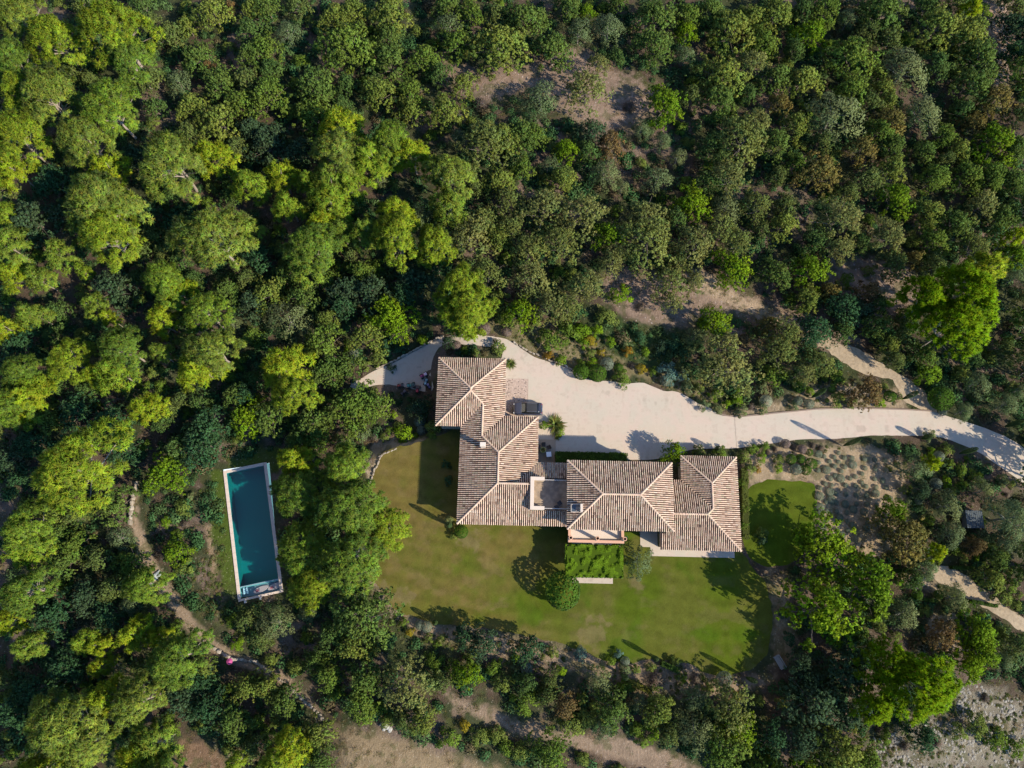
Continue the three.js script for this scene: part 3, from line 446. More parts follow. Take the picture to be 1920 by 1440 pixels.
// ---------------------------------------------------------------- courtyard and roof terrace furniture
function chair(label, pos, turn, mat, group) {
  const o = thing('garden_chair', label, 'chair', pos, turn, group);
  part('seat', rbox(0.5, 0.05, 0.5, 0.02, 0, 0.44, 0), mat, o);
  part('backrest', rbox(0.5, 0.45, 0.05, 0.02, 0, 0.7, 0.25), mat, o);
  for (const [x, z] of [[-0.21, -0.21], [0.21, -0.21], [-0.21, 0.21], [0.21, 0.21]]) part('leg', box(0.04, 0.43, 0.04, x, 0.215, z), mat, o);
  for (const s of [-1, 1]) part('armrest', box(0.05, 0.04, 0.5, s * 0.25, 0.63, 0), mat, o);
  return o;
}
const rattan = std(0.06, 0.045, 0.04, 0.8);
const onCourt = (u, v, h = 0) => { const p = spot(u, v, h); p.y = 0.066; return p; };
chair('dark round-backed chair north of the yellow-rimmed planter', onCourt(1019, 834, 0.5), Math.PI, rattan, 'courtyard chairs');
chair('dark chair east of the yellow-rimmed planter', onCourt(1029, 839, 0.5), Math.PI / 2 + 0.4, rattan, 'courtyard chairs');
chair('dark chair west of the planter, against the garden wing', onCourt(1010, 838, 0.5), -Math.PI / 2, rattan, 'courtyard chairs');
const bladeGeo = (n, len, w, up, sd, c0) => { seed(sd); const T = new Tris(); for (let k = 0; k < n; k++) { const a = rr(0, 6.28), e = rr(up[0], up[1]), l = len * rr(0.7, 1.1), d = new THREE.Vector3(Math.cos(a) * Math.cos(e), Math.sin(e), Math.sin(a) * Math.cos(e)), s = new THREE.Vector3(-Math.sin(a), 0, Math.cos(a)).multiplyScalar(w), nn = d.clone().cross(s).normalize(); if (nn.y < 0) nn.negate(); const c = c0.map((x) => x * rr(0.7, 1.25)), mid = d.clone().multiplyScalar(l * 0.55).addScaledVector(new THREE.Vector3(0, 1, 0), l * 0.06), tip = d.clone().multiplyScalar(l).addScaledVector(new THREE.Vector3(0, 1, 0), -l * 0.12); const A = T.v(s.clone().multiplyScalar(-0.6), nn, c), B = T.v(s.clone().multiplyScalar(0.6), nn, c), C = T.v(mid.clone().add(s), nn, c), D = T.v(mid.clone().sub(s), nn, c), E = T.v(tip, nn, c); T.tri(A, B, C); T.tri(A, C, D); T.tri(D, C, E); } return T.build(); };
const leafMat = new THREE.MeshPhysicalMaterial({ vertexColors: true, roughness: 0.9, transmission: 0.3, thickness: 0, side: THREE.DoubleSide, specularIntensity: 0.3 });
{
  const o = thing('planter', 'round terracotta planter with a yellow rimmed spiky plant in the courtyard', 'planter', onCourt(1018, 844, 0.4));
  part('pot', new THREE.LatheGeometry([[0, 0], [0.26, 0], [0.36, 0.42], [0.4, 0.44], [0.4, 0.5], [0.33, 0.5], [0.3, 0.42], [0, 0.42]].map((q) => new THREE.Vector2(...q)), 20), std(0.32, 0.17, 0.1), o);
  part('rim', new THREE.TorusGeometry(0.37, 0.04, 8, 24).rotateX(Math.PI / 2).translate(0, 0.5, 0), std(0.5, 0.48, 0.16), o);
  part('leaves', bladeGeo(40, 0.5, 0.035, [0.3, 1.2], 4, [0.16, 0.19, 0.04]).translate(0, 0.42, 0), leafMat, o);
  const t = thing('side_table', 'small white square table in the shaded courtyard', 'table', onCourt(1029, 852, 0.5), 0.1);
  part('tabletop', rbox(0.68, 0.05, 0.68, 0.02, 0, 0.5, 0), std(0.72, 0.75, 0.78, 0.5), t);
  for (const [x, z] of [[-0.28, -0.28], [0.28, -0.28], [-0.28, 0.28], [0.28, 0.28]]) part('leg', box(0.05, 0.48, 0.05, x, 0.24, z), std(0.6, 0.62, 0.64, 0.5), t);
  for (const [u, v, r, lab] of [[1043, 951, 0.4, 'dark chair on the roof terrace, nearer the railing corner'], [1049, 944, 2.2, 'dark chair on the roof terrace, beside the tall wing wall']]) { const [x, z] = loc(u, v, 5); chair(lab, world(x, 4.722, z), r, std(0.035, 0.035, 0.04, 0.8), 'roof terrace chairs'); }
}
// ---------------------------------------------------------------- children's ride-on toys on the west drive
function rideOn(name, label, u, v, turn, c1, c2, size = 1) {
  const o = thing(name, label, 'ride-on toy', spot(u, v, 0.3), turn, 'toys west of the square wing');
  o.position.y = ground(o.position.x, o.position.z) + 0.075; o.scale.setScalar(size);
  const m1 = std(...c1, 0.45), m2 = std(...c2, 0.5), blk = std(0.02, 0.02, 0.022, 0.8);
  part('body', rbox(0.75, 0.2, 0.3, 0.09, 0, 0.34, 0), m1, o); part('seat', rbox(0.34, 0.1, 0.34, 0.04, 0.2, 0.48, 0), m2, o); part('bonnet', rbox(0.3, 0.16, 0.26, 0.06, -0.28, 0.46, 0), m1, o);
  part('handlebar', [new THREE.CylinderGeometry(0.02, 0.02, 0.5, 8).rotateX(Math.PI / 2).translate(-0.12, 0.74, 0), cyl(0.02, 0.02, 0.34, -0.16, 0.6, 0, 8)], blk, o);
  for (const [x, z] of [[-0.3, -0.22], [-0.3, 0.22], [0.28, -0.24], [0.28, 0.24]]) part('wheel', new THREE.CylinderGeometry(0.17, 0.17, 0.09, 16).rotateX(Math.PI / 2).translate(x, 0.17, z), blk, o);
}
rideOn('ride_on_car', 'pink and white ride-on toy car nearest the square wing', 795, 704, 0.5, [0.4, 0.05, 0.16], [0.6, 0.45, 0.5], 1.25);
rideOn('ride_on_car', 'pale blue ride-on toy car below the pink one', 799, 716, 1.3, [0.32, 0.5, 0.55], [0.1, 0.2, 0.25], 1.1);
rideOn('ride_on_car', 'dark violet ride-on toy car closest to the wall', 804, 724, 2.2, [0.06, 0.05, 0.16], [0.12, 0.1, 0.2], 1.0);
rideOn('ride_on_tractor', 'bright red ride-on toy tractor in the middle of the toys', 783, 730, 1.5, [0.35, 0.02, 0.04], [0.05, 0.03, 0.03], 1.3);
rideOn('ride_on_tractor', 'small red ride-on toy at the outer end of the toys', 751, 723, 0.2, [0.35, 0.04, 0.03], [0.05, 0.04, 0.04], 1.0);
rideOn('ride_on_tractor', 'teal ride-on toy tractor between the two red ones', 771, 723, 0.2, [0.05, 0.22, 0.18], [0.02, 0.06, 0.05], 1.35);
rideOn('ride_on_car', 'black ride-on toy car beside the small red one', 757, 736, 0.8, [0.03, 0.02, 0.03], [0.05, 0.04, 0.05], 1.1);
// ---------------------------------------------------------------- bench, slatted shed, drystone wall, pink parasol
{
  const b = thing('garden_bench', 'weathered grey wooden bench in the deep shade beyond the lawn', 'bench', spot(1459, 1241), 0.5);
  b.position.y = 0;
  const wood = std(0.2, 0.21, 0.2, 0.85);
  for (let k = 0; k < 5; k++) part('seat_slat', rbox(0.11, 0.04, 1.75, 0.01, -0.26 + k * 0.13, 0.45, 0), wood, b);
  for (let k = 0; k < 3; k++) part('back_slat', rbox(0.04, 0.1, 1.75, 0.01, 0.38, 0.56 + k * 0.14, 0), wood, b);
  for (const z of [-0.75, 0.75]) for (const x of [-0.24, 0.34]) part('leg', box(0.07, x > 0 ? 0.92 : 0.43, 0.07, x, x > 0 ? 0.46 : 0.215, z), wood, b);
  for (const z of [-0.8, 0.8]) part('armrest', rbox(0.66, 0.05, 0.09, 0.02, 0.03, 0.66, z), wood, b);
  const s = thing('pump_shed', 'small slatted timber shed in shade-darkened slate-blue among the olives', 'shed', spot(1824, 974, 1), -0.02);
  s.position.y = 0;
  const slate = std(0.045, 0.06, 0.07, 0.9);  // timber colour darkened to carry the shade it stands in
  part('wall', box(1.9, 1.3, 2.0, 0, 0.65, 0), std(0.12, 0.13, 0.13), s);
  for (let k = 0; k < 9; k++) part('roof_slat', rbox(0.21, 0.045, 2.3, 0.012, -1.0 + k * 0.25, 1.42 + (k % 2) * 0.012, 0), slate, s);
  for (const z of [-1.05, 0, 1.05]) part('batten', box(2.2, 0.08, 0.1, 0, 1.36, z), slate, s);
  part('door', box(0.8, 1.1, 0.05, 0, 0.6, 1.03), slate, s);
  const p = thing('parasol', 'small bright pink parasol at the bend of the woodland track', 'parasol', spot(431, 1240, 1.2));
  part('pole', cyl(0.02, 0.02, 1.5, 0, 0.75, 0, 8), std(0.6, 0.6, 0.6, 0.4), p);
  part('canopy', new THREE.ConeGeometry(0.42, 0.22, 8, 1, true).translate(0, 1.45, 0), new THREE.MeshPhysicalMaterial({ color: rgb(0.42, 0.05, 0.2), roughness: 0.8, transmission: 0.3, thickness: 0, side: THREE.DoubleSide }), p);
  part('base', cyl(0.2, 0.22, 0.07, 0, 0.035, 0), std(0.3, 0.3, 0.3), p);
}
function drystone(label, line, h, w, sd, group) {
  seed(sd);
  const pts = flat(line), o = thing('drystone_wall', label, 'wall', null, 0, group), mats = [std(0.22, 0.185, 0.14), std(0.18, 0.15, 0.115), std(0.26, 0.225, 0.18)];
  const geos = [0, 1, 2, 3].map(() => { const g = new THREE.IcosahedronGeometry(0.5, 1), p = g.attributes.position; for (let i = 0; i < p.count; i++) { const x = p.getX(i), y = p.getY(i), z = p.getZ(i), k = 0.85 + 0.3 * vnoise(x * 3 + sd, y * 3 + z * 2); p.setXYZ(i, clamp(x * k, -0.42, 0.42), clamp(y * k, -0.36, 0.36), clamp(z * k, -0.4, 0.4)); } g.computeVertexNormals(); return g; });
  let n = 0;
  for (let i = 0; i < pts.length - 1; i++) {
    const [ax, az] = pts[i], [bx2, bz] = pts[i + 1], l = Math.hypot(bx2 - ax, bz - az), turn = Math.atan2(-(bz - az), bx2 - ax);
    for (let s = 0; s < l; ) { const q = rr(0.38, 0.75); for (let y = 0; y < h; ) { const hh = rr(0.22, 0.38), m = new THREE.Mesh(geos[n % 4], mats[Math.floor(rnd() * 3)]); m.name = 'stone'; m.castShadow = m.receiveShadow = true; const f = (s + q / 2) / l, x = lerp(ax, bx2, f) + rr(-0.06, 0.06), z = lerp(az, bz, f) + rr(-0.06, 0.06); m.position.set(x, ground(x, z) + y + hh * 0.4, z); m.scale.set(q * 1.15, hh * 1.3, w * rr(0.9, 1.2)); m.rotation.y = turn + rr(-0.12, 0.12); n++; if (n < 290) o.add(m); y += hh; } s += q; }
  }
}
drystone('drystone wall edging the woodland track beside the pool', [[246, 985], [249, 945], [258, 905]], 0.5, 0.45, 11, 'drystone walls along the track');
drystone('drystone wall along the lower track toward the dry meadow', [[395, 1212], [440, 1236], [480, 1240], [520, 1270], [565, 1308], [605, 1346]], 0.3, 0.45, 12, 'drystone walls along the track');
drystone('drystone edging where lawn meets the big pines', [[745, 841], [717, 853], [703, 880], [692, 912]], 0.14, 0.24, 13, 'drystone walls along the lawn');
drystone('low stone edging above the west drive', [[833, 630], [806, 642], [780, 655], [743, 676], [709, 690]], 0.3, 0.3, 14, 'drystone walls along the drive');
drystone('low stone edging along the garden border of the drive', [[962, 641], [983, 655], [1030, 676], [1060, 686], [1083, 701]], 0.18, 0.3, 15, 'drystone walls along the drive');

// ---------------------------------------------------------------- tank cover by the track, boulders at the dry meadow
{
  const c = thing('tank_cover', 'pale concrete tank cover lying beside the woodland track', 'cover', spot(295, 1079), 0.7);
  part('slab', rbox(1.3, 0.22, 0.75, 0.04, 0, 0.12, 0), std(0.34, 0.37, 0.36), c); part('lid', rbox(0.5, 0.06, 0.5, 0.02, 0.2, 0.26, 0), std(0.26, 0.29, 0.3), c);
  seed(91);
  [[716, 1358, 0.5, 'flat white boulder at the upper end of the meadow rocks'], [724, 1361, 0.75, 'largest white boulder above the dry meadow'], [731, 1367, 0.6, 'white boulder at the lower end of the meadow rocks'], [720, 1368, 0.4, 'small white boulder below the largest one']].forEach(([u, v, s, lab]) => { const g = new THREE.IcosahedronGeometry(0.5, 2), p = g.attributes.position; for (let i = 0; i < p.count; i++) { const k = 0.75 + 0.5 * vnoise(p.getX(i) * 2.5 + u, p.getY(i) * 2.5 + p.getZ(i) * 1.7); p.setXYZ(i, p.getX(i) * k * 1.3, p.getY(i) * k * 0.7, p.getZ(i) * k); } g.computeVertexNormals(); const m = new THREE.Mesh(g, std(0.26, 0.25, 0.22)); m.name = numbered('boulder'); m.position.copy(spot(u, v)); m.position.y += s * 0.15; m.scale.setScalar(s); m.rotation.y = rr(0, 6); m.castShadow = m.receiveShadow = true; scene.add(tag(m, lab, 'boulder', 'white boulders by the meadow')); });
}

// ---------------------------------------------------------------- plants: shapes
const UP = new THREE.Vector3(0, 1, 0), V = (x, y, z) => new THREE.Vector3(x, y, z);
const randDir = (minY = -1) => { let y = rr(minY, 1), a = rr(0, 6.2832), s = Math.sqrt(1 - y * y); return V(s * Math.cos(a), y, s * Math.sin(a)); };
function leaf(T, p, face, size, aspect, col, soft) {   // a small leafy spray: a bent quad
  const s = randDir().cross(face).normalize(), t = face.clone().cross(s).normalize(), n = face.clone().lerp(soft, 0.66).normalize();
  const a = T.v(p.clone().addScaledVector(s, -size * aspect).addScaledVector(t, -size * 0.5), n, col), b = T.v(p.clone().addScaledVector(s, size * aspect * 0.7).addScaledVector(t, -size), n, col), c = T.v(p.clone().addScaledVector(s, size * aspect).addScaledVector(t, size * 0.6).addScaledVector(face, size * 0.25), n, col), d = T.v(p.clone().addScaledVector(s, -size * aspect * 0.6).addScaledVector(t, size), n, col);
  T.tri(a, b, c); T.tri(a, c, d);
}
function tuft(T, p, axis, len, w, count, col, soft) {   // a brush of needles
  for (let k = 0; k < count; k++) {
    const d = axis.clone().multiplyScalar(0.75).add(randDir()).normalize(), s = randDir().cross(d).normalize(), n = axis.clone().lerp(soft, 0.6).add(randDir().multiplyScalar(0.3)).normalize(), q = col.map((x) => x * rr(0.8, 1.2));
    const o = p.clone().addScaledVector(d, len * 0.12), A = T.v(o.clone().addScaledVector(s, -w), n, q), B = T.v(o.clone().addScaledVector(s, w), n, q), C = T.v(o.clone().addScaledVector(d, len * rr(0.75, 1.2)), n, q);
    T.tri(A, B, C);
  }
}
function crownLobes(R, n, y0, y1, rl, flat2 = 1.5, lop = 0.3) {
  const out = [], ox = rr(-1, 1) * R * 0.12, oz = rr(-1, 1) * R * 0.12, ph = rr(0, 6.28), ph2 = rr(0, 6.28);
  for (let i = 0; i < n; i++) {
    const a = i * 2.39996 + rr(-0.4, 0.4), f = Math.sqrt((i + 0.5) / n), edge = 1 + lop * (0.6 * Math.sin(2 * a + ph) + 0.4 * Math.sin(3 * a + ph2)), rad = R * 0.86 * f * edge;
    const h = lerp(y0, y1, Math.pow(Math.max(0, 1 - Math.pow(f, flat2)), 0.8)) + rr(-0.09, 0.09) * (y1 - y0) - (rnd() < 0.25 ? rr(0.1, 0.3) * (y1 - y0) : 0);
    out.push({ c: V(ox + rad * Math.cos(a), h, oz + rad * Math.sin(a)), r: rl * rr(0.75, 1.25) * (1.1 - 0.3 * f) });
  }
  return out;
}
function limbGeo(points, r0, r1, n = 6) { const c = new THREE.CatmullRomCurve3(points), g = new THREE.TubeGeometry(c, points.length * 2, 1, n, false), p = g.attributes.position, m = points.length * 2; for (let i = 0; i < p.count; i++) { const ring = Math.floor(i / (n + 1)), t = ring / m, q = c.getPointAt(Math.min(1, t)), k = lerp(r0, r1, t); p.setXYZ(i, q.x + (p.getX(i) - q.x) * k, q.y + (p.getY(i) - q.y) * k, q.z + (p.getZ(i) - q.z) * k); } g.computeVertexNormals(); return g; }
function trunkGeo(H, r, lobes, every, lean = 0.06) {
  const top = V(rr(-lean, lean) * H, H, rr(-lean, lean) * H), mid = V(top.x * 0.3 + rr(-0.03, 0.03) * H, H * 0.5, top.z * 0.3 + rr(-0.03, 0.03) * H), gs = [limbGeo([V(0, -0.25, 0), mid, top], r, r * 0.25, 7)];
  for (let i = 0; i < lobes.length; i += every) { const L = lobes[i], t = clamp((L.c.y / H) * 0.62, 0.25, 0.9), q = V(lerp(0, top.x, t), H * t, lerp(0, top.z, t)); gs.push(limbGeo([q, q.clone().lerp(L.c, 0.55).add(V(0, 0.12 * L.r, 0)), L.c], r * 0.35, r * 0.08, 5)); }
  return merge(gs);
}
// leafy crown: lobes, on each lobe tight sprays with gaps between, in each spray a handful of leaves
function sprays(sd, R, lobesOf, la, per, leaves, cr, s0, s1, asp, cy, trunkOf, ta) {
  seed(sd);
  const T = new Tris(), L = lobesOf(R, ...la);
  for (let e = 0; e < 9; e++) { const a = rr(0, 6.28), f = rr(0.85, 1.15) * R; L.push({ c: V(Math.cos(a) * f, rr(la[1], lerp(la[1], la[2], 0.5)), Math.sin(a) * f), r: la[3] * rr(0.3, 0.6) }); }
  for (const l of L) { const k = rr(0.8, 1.16), y = rr(0.88, 1.18), m = Math.max(4, Math.round(1.15 * per * (l.r / la[3]) ** 2)), sx = rr(0.7, 1.35), sz = rr(0.7, 1.35), sy = rr(0.6, 1.1); for (let i = 0; i < m; i++) { const d = randDir(-0.3), q = l.c.clone().add(V(d.x * l.r * sx, d.y * l.r * sy, d.z * l.r * sz).multiplyScalar(Math.pow(rnd(), 0.45) * 1.18)), k2 = k * rr(0.68, 1.28); for (let n = 0; n < leaves; n++) { const e = d.clone().multiplyScalar(0.5).add(randDir()).normalize(), p = q.clone().addScaledVector(e, cr * rr(0.3, 1)), soft = p.clone().sub(V(0, cy - 1.4, 0)).normalize().lerp(e, 0.3).normalize(), w = k2 * rr(0.75, 1.25); leaf(T, p, e.clone().add(randDir().multiplyScalar(0.5)).normalize(), rr(s0, s1), asp, [w * y, w, w * rr(0.7, 1.1)], soft); } } }
  return [T.build(), trunkOf(ta[0], ta[1], L, ta[2])];
}
const KINDS = {
  pine: { R: 5, H: 11.5, yc: 0.74, ht: (r, h) => h ?? 4.6 + 1.55 * r, make(sd) { seed(sd); const T = new Tris(), L = crownLobes(5, 66, 6.0, 10.4, 0.9, 2.0, 0.34); for (const l of L) { const k = rr(0.75, 1.16); for (let i = 0; i < 17; i++) { const d = randDir(0.0), p = l.c.clone().addScaledVector(d, l.r * rr(0.6, 1.1)), soft = p.clone().sub(V(0, 3.5, 0)).normalize(), warm = rr(0.68, 1.22); tuft(T, p, d.clone().add(V(0, 0.8, 0)).normalize(), 0.46, 0.06, 20, [k * warm * rr(0.9, 1.15), k * warm, k * rr(0.7, 1.1)], soft); } } return [T.build(), trunkGeo(9.5, 0.26, L, 4)]; } },
  young_pine: { R: 2.2, H: 7, yc: 0.66, ht: (r, h) => h ?? 3.8 + 1.8 * r, make(sd) { seed(sd); const T = new Tris(), L = crownLobes(2.2, 26, 2.7, 6.5, 0.62, 1.4, 0.36); for (const l of L) { const k = rr(0.8, 1.2); for (let i = 0; i < 13; i++) { const d = randDir(-0.05), p = l.c.clone().addScaledVector(d, l.r * rr(0.55, 1.08)), soft = p.clone().sub(V(0, 1.6, 0)).normalize(); tuft(T, p, d.clone().add(V(0, 0.6, 0)).normalize(), 0.38, 0.052, 18, [k * rr(0.9, 1.15), k, k * rr(0.7, 1.1)], soft); } } return [T.build(), trunkGeo(6.2, 0.12, L, 5)]; } },
  oak: { R: 4, H: 6.2, yc: 0.62, ht: (r, h) => h ?? 2.4 + 1.05 * r, make(sd) { return sprays(sd, 4, crownLobes, [32, 2.1, 5.2, 1.0, 2.0, 0.42], 18, 10, 0.32, 0.085, 0.16, 0.75, 2.2, trunkGeo, [4.4, 0.2, 3]); } },
  holm: { R: 4, H: 6.4, yc: 0.64, ht: (r, h) => h ?? 2.7 + 1.0 * r, make(sd) { return sprays(sd, 4, crownLobes, [40, 2.3, 5.6, 0.86, 2.1, 0.3], 16, 11, 0.25, 0.07, 0.125, 0.65, 2.2, trunkGeo, [4.6, 0.2, 6]); } },
  olive: { R: 2.6, H: 4.2, yc: 0.6, ht: (r, h) => h ?? 1.8 + 1.0 * r, make(sd) { seed(sd); const T = new Tris(), L = crownLobes(2.6, 24, 1.6, 3.6, 0.66, 1.8, 0.22); for (const l of L) { const k = rr(0.85, 1.15); for (let i = 0; i < 95; i++) { const d = randDir(-0.4), p = l.c.clone().addScaledVector(d, l.r * rr(0.55, 1.15)), soft = p.clone().sub(V(0, 1.4, 0)).normalize(), q = k * rr(0.7, 1.3); leaf(T, p, d.clone().add(randDir().multiplyScalar(1.0)).normalize(), rr(0.08, 0.14), 0.4, [q, q, q], soft); } } return [T.build(), trunkGeo(3, 0.16, L, 4, 0.12)]; } },
  shrub: { R: 1.2, H: 1.5, yc: 0.55, ht: (r, h) => h ?? 0.25 + 1.05 * r, make(sd) { seed(sd); const T = new Tris(), L = crownLobes(1.2, 10, 0.35, 1.15, 0.42, 1.6, 0.25); for (const l of L) { const k = rr(0.8, 1.2); for (let i = 0; i < 80; i++) { const d = randDir(-0.3), p = l.c.clone().addScaledVector(d, l.r * rr(0.65, 1.12)), soft = p.clone().normalize(), q = k * rr(0.7, 1.3); if (p.y > 0.03) leaf(T, p, d.clone().add(randDir().multiplyScalar(0.8)).normalize(), rr(0.06, 0.11), 0.65, [q * rr(0.9, 1.1), q, q], soft); } } return [T.build()]; } },
  ball: { R: 0.7, H: 1.2, yc: 0.5, ht: (r, h) => h ?? 0.2 + 1.45 * r, make(sd) { seed(sd); const T = new Tris(); for (let i = 0; i < 1500; i++) { const d = randDir(-0.75), p = V(d.x * 0.68, 0.6 + d.y * 0.58, d.z * 0.68).multiplyScalar(rr(0.93, 1.02)), q = rr(0.75, 1.25); leaf(T, p, d.clone().add(randDir().multiplyScalar(0.5)).normalize(), rr(0.03, 0.055), 0.7, [q, q, q], d); } return [T.build()]; } },
  bare: { R: 1.2, H: 1.3, yc: 0.5, ht: (r) => 0.3 + 0.85 * r, make(sd) { seed(sd); const T = new Tris(); for (let i = 0; i < 420; i++) { const d = randDir(0.05), p = d.clone().multiplyScalar(rr(0.1, 0.9)), q = rr(0.55, 1.3); p.y *= 1.0; tuft(T, p, d, rr(0.2, 0.4), 0.02, 3, [q, q, q], d); } return [T.build()]; } },
  spiky: { R: 1.5, H: 1.6, yc: 0.4, ht: (r) => 0.4 + 0.8 * r, make(sd) { return [bladeGeo(150, 1.55, 0.06, [0.1, 1.35], sd, [1, 1, 1])]; } },
  cypress: { R: 0.45, H: 5, yc: 0.5, ht: (r, h) => h, make(sd) { seed(sd); const T = new Tris(); for (let i = 0; i < 2200; i++) { const t = rnd(), y = 0.25 + 4.75 * t, w = 0.44 * Math.sin(Math.PI * Math.pow(clamp(1 - t, 0.02, 1), 0.62)) ** 0.7 + 0.02, a = rr(0, 6.28), d = V(Math.cos(a), 0.35, Math.sin(a)).normalize(), p = V(Math.cos(a) * w, y, Math.sin(a) * w).multiplyScalar(1).add(randDir().multiplyScalar(0.03)), q = rr(0.7, 1.3); leaf(T, p, d.clone().add(randDir().multiplyScalar(0.5)).normalize(), rr(0.05, 0.09), 0.5, [q, q, q], d); } return [T.build(), limbGeo([V(0, -0.2, 0), V(0, 1, 0), V(0, 2.5, 0)], 0.09, 0.03, 6)]; } },
};
const TINT = {
  pine: [[0.185, 0.26, 0.022], [0.155, 0.245, 0.03], [0.175, 0.24, 0.04], [0.125, 0.205, 0.03]], young_pine: [[0.21, 0.28, 0.018], [0.17, 0.255, 0.024], [0.145, 0.215, 0.03]], lush: [[0.13, 0.235, 0.004]],
  oak: [[0.1, 0.16, 0.026], [0.14, 0.185, 0.036], [0.085, 0.14, 0.03]], bright: [[0.125, 0.21, 0.008], [0.105, 0.185, 0.009]], lime: [[0.19, 0.27, 0.008]], dark: [[0.035, 0.088, 0.036], [0.044, 0.082, 0.04]],  // dark: oak green lowered in the tint for crowns standing in shade
  holm: [[0.15, 0.175, 0.056], [0.13, 0.165, 0.044]], olive: [[0.125, 0.155, 0.06], [0.1, 0.14, 0.058]], blue: [[0.09, 0.16, 0.125]], brown: [[0.14, 0.125, 0.036], [0.15, 0.108, 0.045]],
  shrub: [[0.09, 0.145, 0.018], [0.115, 0.155, 0.03]], box: [[0.05, 0.105, 0.01]], grey: [[0.145, 0.175, 0.12]], white: [[0.25, 0.27, 0.18]], pink: [[0.18, 0.135, 0.115]], gold: [[0.2, 0.16, 0.012], [0.21, 0.125, 0.014]], twig: [[0.17, 0.135, 0.105], [0.14, 0.115, 0.095]], spiky: [[0.15, 0.18, 0.04]], cypress: [[0.04, 0.068, 0.018]], sapling: [[0.07, 0.128, 0.034], [0.1, 0.14, 0.04]],
};
const matCache = {};
const foliage = (c) => (matCache[c] ??= new THREE.MeshPhysicalMaterial({ color: rgb(...c), vertexColors: true, roughness: 0.92, transmission: 0.35, thickness: 0, side: THREE.DoubleSide, specularIntensity: 0.1 }));
const barkMat = { pine: std(0.22, 0.185, 0.155), young_pine: std(0.2, 0.165, 0.135), oak: std(0.11, 0.09, 0.07), holm: std(0.1, 0.085, 0.07), olive: std(0.15, 0.14, 0.12), cypress: std(0.1, 0.07, 0.05) };
const VARIANTS = { pine: 5, young_pine: 4, oak: 6, holm: 4, olive: 4, shrub: 5, ball: 2, bare: 3, spiky: 2, cypress: 2 }, shapes = {};
const shapesOf = (kind) => (shapes[kind] ??= Array.from({ length: VARIANTS[kind] }, (_, i) => KINDS[kind].make(1000 + i * 37 + kind.length * 211)));
// ---------------------------------------------------------------- plants: where each one stands (survey sheet: across, down, crown radius)
const ROWS = ['along the top', 'in the upper part', 'across the middle', 'in the lower part', 'along the bottom'];
const COLS = ['far left', 'left', 'left of middle', 'right of middle', 'right', 'far right'];
const placed = [];
const KIND_WORDS = {
  pine: ['pine_tree', 'pine', 'tall yellow-green pine'], young_pine: ['young_pine', 'pine', 'slender yellow-green young pine'], oak: ['oak_tree', 'oak', 'leafy mid-green oak'], bright: ['bright_oak', 'oak', 'bright green rounded oak'], lime: ['lime_green_tree', 'tree', 'vivid lime-green tree'], dark: ['shade_tinted_oak', 'oak', 'oak tinted dark green for shade'],
  holm: ['holm_oak', 'evergreen oak', 'dense grey-green evergreen oak'], olive: ['olive_tree', 'olive tree', 'silvery grey-green olive tree'], blue: ['blue_shrub', 'shrub', 'blue-green feathery shrub'], brown: ['brown_oak', 'oak', 'brownish autumn-tinted oak'],
  shrub: ['shrub', 'shrub', 'loose green shrub'], box: ['box_ball', 'shrub', 'clipped dark green box ball'], grey: ['grey_ball', 'shrub', 'clipped grey-leaved ball'], white: ['pale_shrub', 'shrub', 'pale whitish ball shrub'], pink: ['pink_shrub', 'shrub', 'pinkish faded round shrub'], gold: ['golden_shrub', 'shrub', 'orange-yellow autumn shrub'], twig: ['twiggy_shrub', 'shrub', 'leafless twiggy grey-brown shrub'], spiky: ['spiky_plant', 'plant', 'spiky sword-leaved plant'], limeshrub: ['lime_shrub', 'shrub', 'bright lime-green shrub'], darkshrub: ['shade_tinted_shrub', 'shrub', 'shrub tinted deep green for shade'], oliveshrub: ['silver_shrub', 'shrub', 'small silvery shrub'],
  lush: ['green_pine', 'pine', 'broad vivid green pine'], sapling: ['young_oak', 'young oak', 'small dusky green young oak'], scrub: ['scrub_bush', 'scrub bush', 'low green scrub bush'],
  lavender: ['lavender_bush', 'lavender', 'low grey lavender cushion'], cypress: ['cypress', 'cypress', 'narrow dark cypress'],
};
const SHAPE_OF = { lush: 'pine', bright: 'oak', lime: 'young_pine', dark: 'oak', brown: 'oak', blue: 'shrub', box: 'ball', grey: 'ball', white: 'ball', pink: 'ball', gold: 'shrub', twig: 'bare', limeshrub: 'shrub', darkshrub: 'shrub', oliveshrub: 'shrub', lavender: 'ball', sapling: 'oak', scrub: 'shrub' };
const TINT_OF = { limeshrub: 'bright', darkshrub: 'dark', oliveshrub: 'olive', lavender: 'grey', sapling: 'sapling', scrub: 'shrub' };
const GROW = { ball: 1.12, pine: 1.1, young_pine: 1.14, oak: 1.12, holm: 1.1, olive: 1.04, shrub: 1.08 };
let plantCount = 0;
